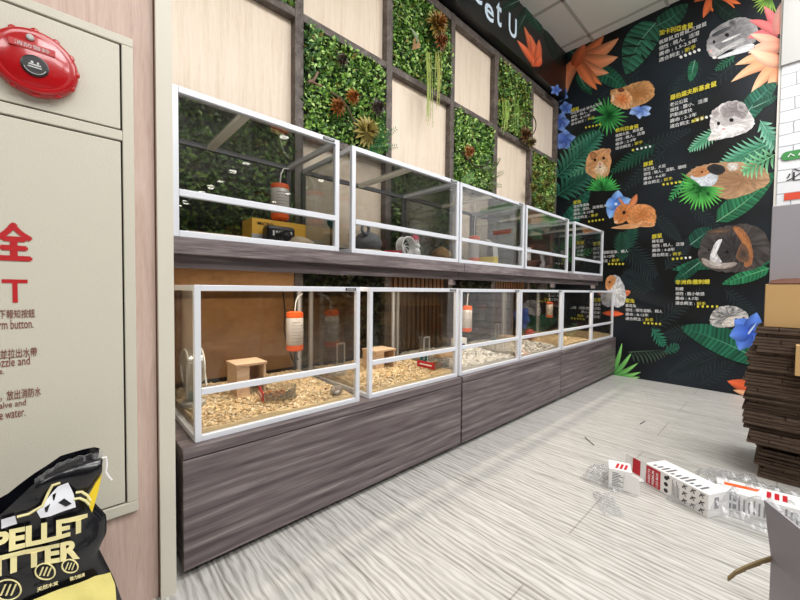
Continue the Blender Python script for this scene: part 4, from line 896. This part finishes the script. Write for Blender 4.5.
# white rabbit figurine near the wheel
rx_ = atY(417, 245, 1.24).x
g = thing('rabbit_figurine', (rx_, 1.24, .953), 'small white rabbit figurine right of the white wheel', 'figurine')
k = MB(); k.blob((rx_, 1.24, .98), (.018, .018, .027), .03); k.blob((rx_, 1.235, 1.014), (.013, .012, .013), .03)
for s in (-1, 1): k.blob((rx_+s*.007, 1.24, 1.033), (.004, .003, .013), 0, 10, 8)
k.build('body', 'white', g, smooth=True)
# upper cage 3: tan hut, yellow litter tray with wire hood
q = atY(463, 254, 1.3); k = MB(); k.blob((1.52, 1.30, .99), (.055, .05, .045), .2, 26, 16); k.build('plush_hut', 'tan_fabric', smooth=True, label='tan plush nest at the left of the third upper cage', category='pet bed')
g = thing('litter_tray', (1.85, 1.3, .953), 'yellow litter tray with a white wire hood in the third upper cage', 'litter tray')
a = atY(494, 260, 1.26); b = atY(519, 260, 1.26); x0, x1 = a.x, min(b.x, 2.03); zt = 1.015
k = MB(); k.box((x0, 1.26, .953), (x1, 1.40, .958)); k.box((x0, 1.26, .958), (x1, 1.265, zt)); k.box((x0, 1.395, .958), (x1, 1.40, zt)); k.box((x0, 1.265, .958), (x0+.005, 1.395, zt)); k.box((x1-.005, 1.265, .958), (x1, 1.395, zt)); k.build('tray', 'yellow', g, bevel=.003)
k = MB(); n = 9
for i in range(n+1): xx = x0+(x1-x0)*i/n; k.tube([(xx, 1.262, zt), (xx, 1.27, zt+.07), (xx, 1.33, zt+.115), (xx, 1.40, zt+.115)], .0018, 5)
for zz, yy in ((zt+.03, 1.2655), (zt+.07, 1.27), (zt+.095, 1.30), (zt+.115, 1.33), (zt+.115, 1.365), (zt+.115, 1.40)): k.tube([(x0, yy, zz), (x1, yy, zz)], .0018, 5)
k.build('wire_hood', 'wire_white', g)
# upper cage 4: bag of food + cardboard arch
g = thing('pet_food_bag', (2.6, 1.36, .953), 'white upright pet food bag with brown print in the fourth upper cage', 'bag')
a = atY(550, 245, 1.36); x0, x1 = 2.43, 2.62; zt = 1.13
k = MB(); k.grid(lambda u, v: Vector((x0+(x1-x0)*u, 1.34-.03*math.sin(math.pi*u)*math.sin(math.pi*min(1, v*1.05)), .953+(zt-.953)*v)), 12, 12); k.grid(lambda u, v: Vector((x1-(x1-x0)*u, 1.36+.03*math.sin(math.pi*u)*math.sin(math.pi*min(1, v*1.05)), .953+(zt-.953)*v)), 12, 12); k.build('bag_body', 'bag_white', g, smooth=True)
k = MB(); k.grid(lambda u, v: Vector((x0+.02+(x1-x0-.04)*u, 1.3385-.03*math.sin(math.pi*(.1+.8*u))*math.sin(math.pi*(.1+.3*v))-.002, .965+.06*v)), 8, 6); k.build('brown_print', 'brown_carton', g)
k = MB(); add_text(k, 'HAMSTER FOOD', Vector((x0+.02, 1.305, 1.075)), Vector((.14, 0, 0)), Vector((0, 0, .014)), bold=.02); k.build('print', 'print_grey', g)
g = thing('cardboard_arch', (2.45, 1.22, .953), 'brown arched cardboard shelter in front of the food bag', 'shelter')
k = MB(); k.grid(lambda u, v: Vector((2.38+.06-.06*math.cos(math.pi*u), 1.18+.08*v, .955+.06*math.sin(math.pi*u))), 16, 2); k.build('shell', 'brown_carton', g, solid=.006)
bx('brown_carton', (2.745, 1.25, .9345), (2.80, 1.45, 1.24), 'brown_carton', bevel=.002, label='narrow upright brown carton standing between the fourth and last upper cages', category='carton')
# lower cage 3, 4, 5
g = thing('white_carton', (2.12, 1.4, .40), 'small white carton with a round blue mark in the third lower cage', 'carton')
q0 = atY(493.5, 347, 1.42); q1 = atY(501.5, 332, 1.42); xx = min(q0.x, 1.93)
bx('carton', (1.80, 1.40, .40), (1.90, 1.45, .49), 'carton_white', g, bevel=.001)
k = MB(); k.lathe([(.022, .0), (.022, .0012)], (1.865, 1.3995, .435), 24, '-y'); k.build('blue_mark', 'box_blue', g)
k = MB(); k.box((1.805, 1.3985, .45), (1.835, 1.3995, .48)); k.build('orange_mark', 'food', g)
q = atZ(475, 353, .405); k = MB(); k.blob((1.62, 1.36, .41), (.07, .05, .03), .25, 24, 14); k.build('straw_nest', 'tan_fabric', smooth=True, label='tan straw nest half buried in the white bedding of the third lower cage', category='nest')
k = MB(); k.blob((2.78, 1.42, .44), (.05, .04, .045), .1, 20, 12); k.build('red_toy', 'carton_red', smooth=True, label='red toy on the tan bedding of the fifth lower cage', category='toy')

# ------------------------------------------------------------------ cardboard stack at the right
r = random.Random(3); z = 0.0; n = 0
rows = 25; total = .655
for i in range(rows):
    h = total/rows; low = i < 6
    yl = (.066 if low else .108)+r.uniform(-.012, .010) - (.02 if i > 20 else 0); xf = (2.19 if low else 2.15)+r.uniform(-.015, .02)
    if 6 <= i < 8: yl -= .02
    lb = 'flattened brown box at the very bottom of the tall stack' if i == 0 else ('flattened brown box right under the closed tan box' if i == rows-1 else ('flattened brown box in the lower, narrower part of the tall stack' if low else 'flattened brown box in the upper, wider part of the tall stack'))
    g = thing('flattened_box', (xf+.2, yl-.25, z), lb, 'cardboard box', 'flattened boxes in the tall stack')
    if i == 19: g19 = g
    k = MB(); k.box((xf, yl-.50, z+.0005), (xf+.38, yl, z+h*.47)); k.build('panel', 'box_dark', g, bevel=.002)
    k = MB(); e = r.uniform(-.004, .006); cut = yl-r.uniform(.03, .2)
    k.box((xf+e, cut+.0008, z+h*.5), (xf+.37, yl-r.uniform(0, .012), z+h*.97)); k.box((xf+e+r.uniform(-.004, .004), yl-.49, z+h*.5), (xf+.37, cut-.0008, z+h*.97)); k.build('flap', 'box_dark', g, bevel=.002)
    z += h
g = thing('kraft_box', (2.4, -.15, .656), 'closed tan cardboard box on top of the flattened dark boxes', 'cardboard box')
bx('carton', (2.18, -.36, .656), (2.52, .058, .838), 'kraft', g, bevel=.003)
k = MB(); k.grid(lambda u, v: Vector((2.178+.05*v, .045-.38*u, .84+.022*v*(.6+.4*math.sin(u*9)))), 10, 2); k.build('open_flap', 'brown_carton', g, solid=.003)
g = thing('grey_box', (2.5, -.15, .86), 'tall smooth grey lilac carton standing behind the tan box', 'box')
k = MB(); k.box((2.30, -.36, .84), (2.50, .05, 1.185)); k.build('carton', 'grey_card', g, bevel=.003)
g = g19; k = MB(); q = atX(796, 345, 2.1); q2 = atX(796, 375, 2.1); k.box((2.08, -.25, q2.z), (2.14, q.y, q.z)); k.build('tan_flap', 'kraft', g, bevel=.001, label='tan cardboard flap')

# ------------------------------------------------------------------ floor litter
def carton(p0, p1, depth, h, name, label, flip=1):
    """box whose front bottom edge runs p0 -> p1"""
    p0 = Vector((p0[0], p0[1], 0)); d = Vector((p1[0], p1[1], 0))-p0; L = d.length; rz = math.atan2(d.y, d.x)
    return thing(name, p0, label, 'box', rz=rz), L
p0 = (1.759, .376); p1 = (1.650, .163)
g, L = carton(p0, p1, .1, .09, 'long_carton', 'long white product carton with a red end label lying on the floor')
D = .105; Hh = .086
k = MB(); k.box((0, 0, .001), (L, D, Hh)); k.build('carton', 'carton_white', g, local=True, bevel=.0012)
k = MB(); k.box((.005, -.0012, .006), (.065, -.0002, Hh-.006)); rl_ = k.build('red_label', 'carton_red', g, local=True)
k = MB()
for i, s_ in enumerate(('INSECTS', 'PREMIUM', '1:2:3 BOX')): add_text(k, s_, Vector((.012+.017*i+.011, -.0018, .012)), Vector((0, 0, .058)), Vector((-.010, 0, 0)), bold=.02)
k.build('label_text', 'white', rl_, local=True)
k = MB()
for i in range(3): k.lathe([(.008, 0), (.008, .0008)], (.088, -.0004, .018+.025*i), 16, '-y')
k.tube([(.095, -.0015, .08), (.099, -.0015, .07)], .003, 6)
for i in range(3):
    for j in range(3):
        cx_, cz_ = .158+.03*j, .016+.027*i
        k.tube([(cx_-.008, -.001, cz_-.006), (cx_-.002, -.001, cz_+.004), (cx_+.009, -.001, cz_+.007)], .0018, 5); k.tube([(cx_-.004, -.001, cz_+.008), (cx_+.005, -.001, cz_-.007)], .0012, 5)
k.build('icons', 'carton_black', g, local=True)
k = MB()
for i in range(6): k.box((.112+.005*i, -.0008, .012), (.1135+.005*i, -.0002, Hh-.012-(i % 3)*.01))
for i in range(11): k.box((.02+.018*i, .012, Hh), (.03+.018*i, .03+.012*(i % 4), Hh+.0006))
k.box((L, .03, .03), (L+.0006, .05, .07)); k.build('fine_print', 'carton_print', g, local=True)
# torn flap on the left end of the long carton
k = MB(); k.quad((-.001, .0, .004), (-.085, -.012, .014), (-.085, -.008, .09), (-.001, .0, .086)); k.build('open_flap', 'carton_white', g, local=True, solid=.001)
k = MB(); k.quad((-.02, -.0045, .02), (-.052, -.009, .024), (-.052, -.0065, .086), (-.02, -.0025, .083)); k.build('flap_label', 'carton_red', g, local=True, solid=.0006)
k = MB(); k.tube([(-.005, -.02, .002), (-.03, -.035, .003), (-.07, -.03, .004), (-.09, -.01, .006)], .001, 5); k.grid(lambda u, v: Vector((-.09*u, -.035*math.sin(math.pi*u)*v-.004, .003+.012*(1-v))), 10, 4); k.build('inner_flap', 'carton_white', g, local=True, solid=.0008)
# small carton
g, L = carton((1.607, .468), (1.638, .372), .09, .08, 'small_carton', 'small white carton with red stripes on its lid, standing left of the long carton')
D = .085; Hh = .082
k = MB(); k.box((0, 0, .001), (L*.78, D, Hh)); k.build('carton', 'carton_white', g, local=True, bevel=.001)
k = MB()
for i in range(3): k.quad((.022+.015*i, .012, Hh+.001), (.031+.015*i, .012, Hh+.001), (.040+.015*i, .06, Hh+.001), (.031+.015*i, .06, Hh+.001))
k.build('red_stripes', 'carton_red', g, local=True, solid=.0006)
k = MB()
for i in range(9): k.box((.012, -.0008, .014+.0065*i), (.05-.008*(i % 3), -.0001, .0165+.0065*i))
k.build('fine_print', 'carton_print', g, local=True)
k = MB(); k.quad((L*.5, -.004, .004), (L*1.05, -.02, .006), (L*1.0, -.015, .07), (L*.55, -.003, .08)); k.build('blank_flap', 'carton_white', g, local=True, solid=.001)
# bagged carton in clear wrap
q0 = atZ(722, 509, 0); q1 = atZ(770, 512, 0)
g, L = carton((1.765, .148), (1.80, -.08), .1, .07, 'bagged_carton', 'white carton with orange and red print inside a clear plastic bag on the floor')
L = .235; D = .11; Hh = .072
k = MB(); k.box((0, 0, .001), (L, D, Hh)); k.build('carton', 'carton_white', g, local=True, bevel=.001)
k = MB()
for i in range(3): k.quad((.13+.02*i, .03, Hh+.001), (.142+.02*i, .03, Hh+.001), (.150+.02*i, .085, Hh+.001), (.138+.02*i, .085, Hh+.001))
k.build('red_stripes', 'carton_red', g, local=True, solid=.0006)
k = MB(); k.quad((.02, .05, Hh+.001), (.11, .06, Hh+.001), (.12, .085, Hh+.001), (.02, .075, Hh+.001)); k.build('orange_print', 'orange_plastic', g, local=True, solid=.0006)
k = MB()
for i in range(12): k.box((.055+.013*i, -.0008, .01), (.060+.013*i, -.0002, Hh-.01-.006*(i % 3)))
for i in range(3): k.box((.012+.014*i, -.0008, .04), (.022+.014*i, -.0002, .062)); k.box((.012+.014*i, -.0008, .012), (.022+.014*i, -.0002, .03))
k.build('fine_print', 'carton_print', g, local=True)
def film(cx, cy, rx, ry, h, name, label, seed, rz=0, n=26):
    k = MB()
    def f(u, v):
        a = (u-.5)*2; b = (v-.5)*2; q = max(0, 1-(a*a+b*b)**1.2*.55)
        e = 1+.18*noise.noise(Vector((a*3, b*3, seed)))
        x, y = a*rx*e, b*ry*e
        z = .004+h*q*(.55+.9*abs(noise.noise(Vector((a*3.2, b*3.2, seed+3)))))+.014*abs(noise.noise(Vector((a*9, b*9, seed))))
        return Vector((cx+x*math.cos(rz)-y*math.sin(rz), cy+x*math.sin(rz)+y*math.cos(rz), z))
    k.grid(f, n, n); return k.build(name, 'crumpled_film', label=label, category='plastic film')
film(1.83, .06, .20, .19, .10, 'plastic_bag', 'crumpled clear plastic bag wrapped over the carton beside the brown stack', 11, -.2, 34)
film(1.67, .50, .09, .07, .03, 'plastic_film', 'crumpled clear film behind the small striped carton', 5)
film(1.47, .43, .07, .035, .012, 'plastic_scrap', 'flat scrap of clear film on the floor in front of the small carton', 8, .6, 16)
# little marks of twine on the floor
for pts, lab in ((((585, 437), (589, 441), (594, 445)), 'short dark thread on the floor near the base cabinets'), (((640, 424), (645, 421)), 'tiny dark scrap on the floor before the mural')):
    k = MB(); k.tube([atZ(x, y, .0022) for x, y in pts], .002, 6); k.build('thread', 'wire', label=lab, category='thread')

# ------------------------------------------------------------------ open grey box at bottom right
cz = .25; c0 = atZ(772, 557, cz); dr = Vector((-.86, -.51, 0)); nr = Vector((.51, -.86, 0))
g = thing('open_grey_carton', (c0.x-.1, c0.y-.15, 0), 'grey open carton with a raised flap at the lower right corner', 'box')
k = MB(); w_, d_ = .42, .3; c0.z = 0
P4 = [c0, c0+dr*w_, c0+dr*w_+nr*d_, c0+nr*d_]
for i in range(4):
    a, b = P4[i], P4[(i+1) % 4]; k.quad(a, b, b+Vector((0, 0, cz)), a+Vector((0, 0, cz)))
k.quad(*P4); k.build('carton', 'grey_card', g, solid=.004)
t0 = atZ(765, 500, .352); up = t0-(c0+Vector((0, 0, cz)))
k = MB(); a = c0+Vector((0, 0, cz)); k.quad(a, a+dr*w_, a+dr*w_+up, a+up); k.build('raised_flap', 'grey_card', g, solid=.004)
k = MB(); a2 = a+nr*.03; b2 = atZ(785, 500, .36)
k.quad(a+nr*.1, a+nr*.1+dr*w_, a+nr*.12+dr*w_+up*.85, a+nr*.12+up*.85); k.build('white_flap', 'carton_white', g, solid=.003)
e = [atZ(773, 556, .252), atZ(760, 560, .245), atZ(745, 566, .235), atZ(735, 571, .225), atZ(728, 577, .21)]
k = MB(); 
for i in range(4): k.quad(e[i], e[i+1], e[i+1]-Vector((0, 0, .008)), e[i]-Vector((0, 0, .010)))
k.build('side_flap', 'flap_olive', g, solid=.004, label='narrow tan cardboard flap')

# ------------------------------------------------------------------ pellet litter bag
BG = thing('pellet_litter_bag', (-.1, .9, 0), 'large black and yellow pellet litter bag leaning by the hydrant cabinet', 'bag')
YB = .85
EDGE = [(0, .075), (.12, .082), (.205, .062), (.274, .040), (.30, .052), (.335, .052), (.38, .028), (.405, .022), (.43, .038), (.485, .045)]
def xr(z):
    for (a, b), (c, d) in zip(EDGE, EDGE[1:]):
        if a <= z <= c: u = (z-a)/(c-a); return b+(d-b)*u
    return EDGE[-1][1]
TOP = [(-.36, .36), (-.20, .385), (-.11, .415), (-.084, .425), (-.05, .455), (-.013, .478), (.045, .487)]
def ztop(x):
    for (a, b), (c, d) in zip(TOP, TOP[1:]):
        if a <= x <= c: return b+(d-b)*(x-a)/(c-a)
    return TOP[0][1] if x < TOP[0][0] else TOP[-1][1]
def bfront(x, z):
    ax = (x+.16)/.24; t = max(0, 1-ax*ax*.75); zz = max(0, min(1, z/.43))
    th = .055*t**.5*(1-.55*zz**2)*(.4+.6*min(1, z/.06))
    w = .007*noise.noise(Vector((x*14, z*20, 1)))+.004*noise.noise(Vector((x*40, z*24, 4)))
    return YB+.055-th+w+.03*zz*0
def bagpt(u, v, back=False):
    z = v*.47
    xl = -.38; x = xl+(xr(z)-xl)*u
    z = z*ztop(x)/.475
    y = bfront(x, z)
    if back: y = 2*(YB+.06)-y+.012
    e = math.sin(math.pi*min(1, max(0, u)))**.3 if u > .5 else 1
    y = (YB+.06)+(y-(YB+.06))*e
    return Vector((x, y, z))
k = MB(); nu, nv = 60, 60; k.cur = 0
k.grid(lambda u, v: bagpt(u, v), nu, nv); k.grid(lambda u, v: bagpt(1-u, v, True), nu, nv)
k.build('bag_body', 'bag_black', BG, smooth=True)
def onbag(px, py, d=.003):
    p = atY(px, py, YB+.01); return Vector((p.x, bfront(p.x, p.z)-d, p.z))
def warp(p, d=.003): return Vector((p.x, bfront(p.x, p.z)-d, p.z))
def decal(pts, mat, name, d=.002, sub=1):
    k = MB()
    P_ = [atY(x, y, YB+.008) for x, y in pts]; c = sum(P_, Vector())/len(P_); n = 6
    rings = [[c.lerp(p, (i+1)/n) for p in [a.lerp(b, j/4) for a, b in zip(P_, P_[1:]+P_[:1]) for j in range(4)]] for i in range(n)]
    cc = k.vert(warp(c, d)); idx = [[k.vert(warp(p, d)) for p in r_] for r_ in rings]; m_ = len(idx[0])
    for j in range(m_): k.face((cc, idx[0][j], idx[0][(j+1) % m_]))
    for A_, B_ in zip(idx, idx[1:]):
        for j in range(m_): k.face((A_[j], A_[(j+1) % m_], B_[(j+1) % m_], B_[j]))
    return k.build(name, mat, BG)
decal([(0, 616), (30, 603), (60, 592), (95, 580), (111, 577), (116, 590), (117, 604), (80, 640), (0, 650)], 'bag_yellow', 'yellow_band', .0025)
k = MB()
def btext(s, x0, y0, x1, y1, h, mat=None, d=.0045):
    O = atY(x0, y0, YB+.008); E_ = atY(x1, y1, YB+.008); T_ = atY(x1, y1-h, YB+.008)
    add_text(k, s, O, E_-O, Vector((T_.x-E_.x, 0, T_.z-E_.z)), bold=.045, warp=lambda p: warp(p, d))
btext('PELLET', -10, 559, 88, 536, 18); btext('LITTER', -24, 583, 80, 561, 18)
k.build('lettering', 'bag_cream', BG)
k = MB(); btext('天然木質', 37, 594, 58, 587, 4); btext('強力除臭', 70, 583, 85, 578, 4)
for cx_, cy_, r_ in ((45, 574, 10), (70, 568, 8), (8, 590, 13)):
    k.tube([onbag(cx_+r_*math.cos(a), cy_+r_*.75*math.sin(a), .005) for a in [2*math.pi*i/20 for i in range(21)]], .0012, 5)
    for s_ in (-.4, 0, .4): k.tube([onbag(cx_+r_*(s_-.15), cy_+r_*.4, .005), onbag(cx_+r_*(s_+.2), cy_-r_*.4, .005)], .0014 if r_ > 9 else .001, 5)
k.build('icons', 'bag_cream', BG)
decal([(36, 516), (48, 503), (58, 492), (68, 488), (74, 500), (76, 512), (64, 516), (50, 521), (40, 523)], 'bag_white', 'white_picture', .0035)
decal([(0, 524), (14, 520), (16, 529), (0, 534)], 'bag_white', 'white_picture', .0035)
k = MB()
for pts in (((58, 507), (64, 503), (72, 508), (66, 511)), ((44, 512), (50, 508), (47, 516), (45, 516)), ((52, 500), (56, 498), (54, 505), (53, 505))):
    n = len(k.v)
    for p in pts: k.vert(onbag(*p, .0045))
    k.face(range(n, n+4))
k.build('picture_marks', 'bag_black', BG)
k = MB()
for off in (0, 5):
    k.tube([onbag(x, y+off, .0035) for x, y in ((16, 521), (28, 518), (42, 510), (48, 498), (52, 491), (60, 488))][:(6 if off == 0 else 1)] if off == 0 else [onbag(x, y, .0035) for x, y in ((74, 504), (80, 503), (86, 505), (90, 509))], .0022, 6)
k.tube([onbag(x, y, .0035) for x, y in ((76, 498), (82, 497), (88, 500), (91, 505))], .0022, 6)
k.build('stripe', 'bag_cream', BG)
# twisted top fold: black flap with a yellow underside and clear edging
TP = [(0, 519), (20, 499), (40, 481), (60, 469), (80, 462), (103, 458)]; BT = [(0, 530), (24, 512), (46, 500), (62, 496), (84, 500), (100, 472)]
k = MB()
def tf(u, v):
    i = min(4, int(u*5)); s_ = u*5-i; a = (TP[i][0]+(TP[i+1][0]-TP[i][0])*s_, TP[i][1]+(TP[i+1][1]-TP[i][1])*s_); b = (BT[i][0]+(BT[i+1][0]-BT[i][0])*s_, BT[i][1]+(BT[i+1][1]-BT[i][1])*s_)
    p = atY(a[0]+(b[0]-a[0])*v, a[1]+(b[1]-a[1])*v, YB+.045); p.y += .010*noise.noise(Vector((p.x*20, p.z*30, 3)))-.006*math.sin(math.pi*v); return p
k.grid(tf, 20, 8); k.build('top_fold', 'bag_black', BG, smooth=True, solid=.006)
k = MB(); pts = [(92, 512), (86, 500), (96, 482), (102, 474), (98, 492)]; n = len(k.v)
for p in pts: k.vert(atY(*p, YB+.035))
k.face(range(n, n+5)); k.build('yellow_gusset', 'yellow', BG, solid=.004)
k = MB(); k.grid(lambda u, v: (lambda q: Vector((q.x, q.y+.004*math.sin(u*40), q.z+.012*v)))(tf(min(.999, .35+.65*u), 0)), 24, 2); k.build('clear_edging', 'crumpled_film', BG, solid=.001)
k = MB(); k.tube([atY(x, y, YB+.02) for x, y in ((102, 458), (106, 457), (107, 464), (106, 472), (109, 477), (112, 480))], .0016, 6); k.build('string', 'white', BG)

# ------------------------------------------------------------------ lights
DL = [(2.62, 5.6), (2.63, 7.3), (2.58, 7.95), (2.64, 8.97), (2.58, 9.5), (4.25, 8.85), (4.36, 9.96), (4.27, 7.24), (2.59, 11.26), (2.5, 11.7)]
for i, (x, y) in enumerate(DL):
    Y = 2.2-y
    g = thing('downlight', (x, Y, ZC), f'round recessed ceiling downlight behind the camera', 'light', 'ceiling downlights')
    k = MB(); k.lathe([(.07, -.012), (.085, -.012), (.09, 0), (.07, 0)], (x, Y, ZC), 24); k.build('ring', 'white', g)
    k = MB(); k.lathe([(.066, -.020), (.069, -.0125)], (x, Y, ZC), 24); k.build('lens', 'lamp', g)
def area(loc, rot, sx, sy, e, col=(1, .985, .97)):
    l = bpy.data.lights.new('ceiling_light', 'AREA'); l.shape = 'RECTANGLE'; l.size = sx; l.size_y = sy; l.energy = e; l.color = col
    o = bpy.data.objects.new('ceiling_light', l); COL.objects.link(o); o.location = loc; o.rotation_euler = rot; return o
area((.8, -.7, ZC-.03), (0, 0, 0), 1.6, 1.2, 74)
area((2.8, -.5, ZC-.03), (0, 0, 0), 1.4, 1.0, 52)
area((.6, -2.1, ZC-.03), (math.radians(12), 0, 0), 2.4, .9, 74)
area((3.2, -2.1, ZC-.03), (math.radians(12), 0, 0), 2.2, .9, 74)
area((-2.4, -1.2, ZC-.03), (0, 0, 0), 1.6, 1.2, 58)
# warm led strips under the cage shelf
for x0, x1, nm in ((.30, 1.38, 'nearest'), (1.52, 2.55, 'middle'), (2.68, 3.38, 'farthest')):
    bx('led_strip', (x0, 1.30, .8835), (x1, 1.315, .8895), 'strip', label=f'slim warm led strip under the cage shelf, {nm} bay', category='light')
    l = bpy.data.lights.new('led_light', 'AREA'); l.shape = 'RECTANGLE'; l.size = x1-x0; l.size_y = .03; l.energy = 6.5; l.color = (1, .9, .76)
    o = bpy.data.objects.new('led_light', l); COL.objects.link(o); o.location = ((x0+x1)/2, 1.307, .880)
w = bpy.data.worlds.new('world'); sc.world = w; w.use_nodes = True; w.node_tree.nodes['Background'].inputs[0].default_value = (.9, .92, 1, 1); w.node_tree.nodes['Background'].inputs[1].default_value = .3
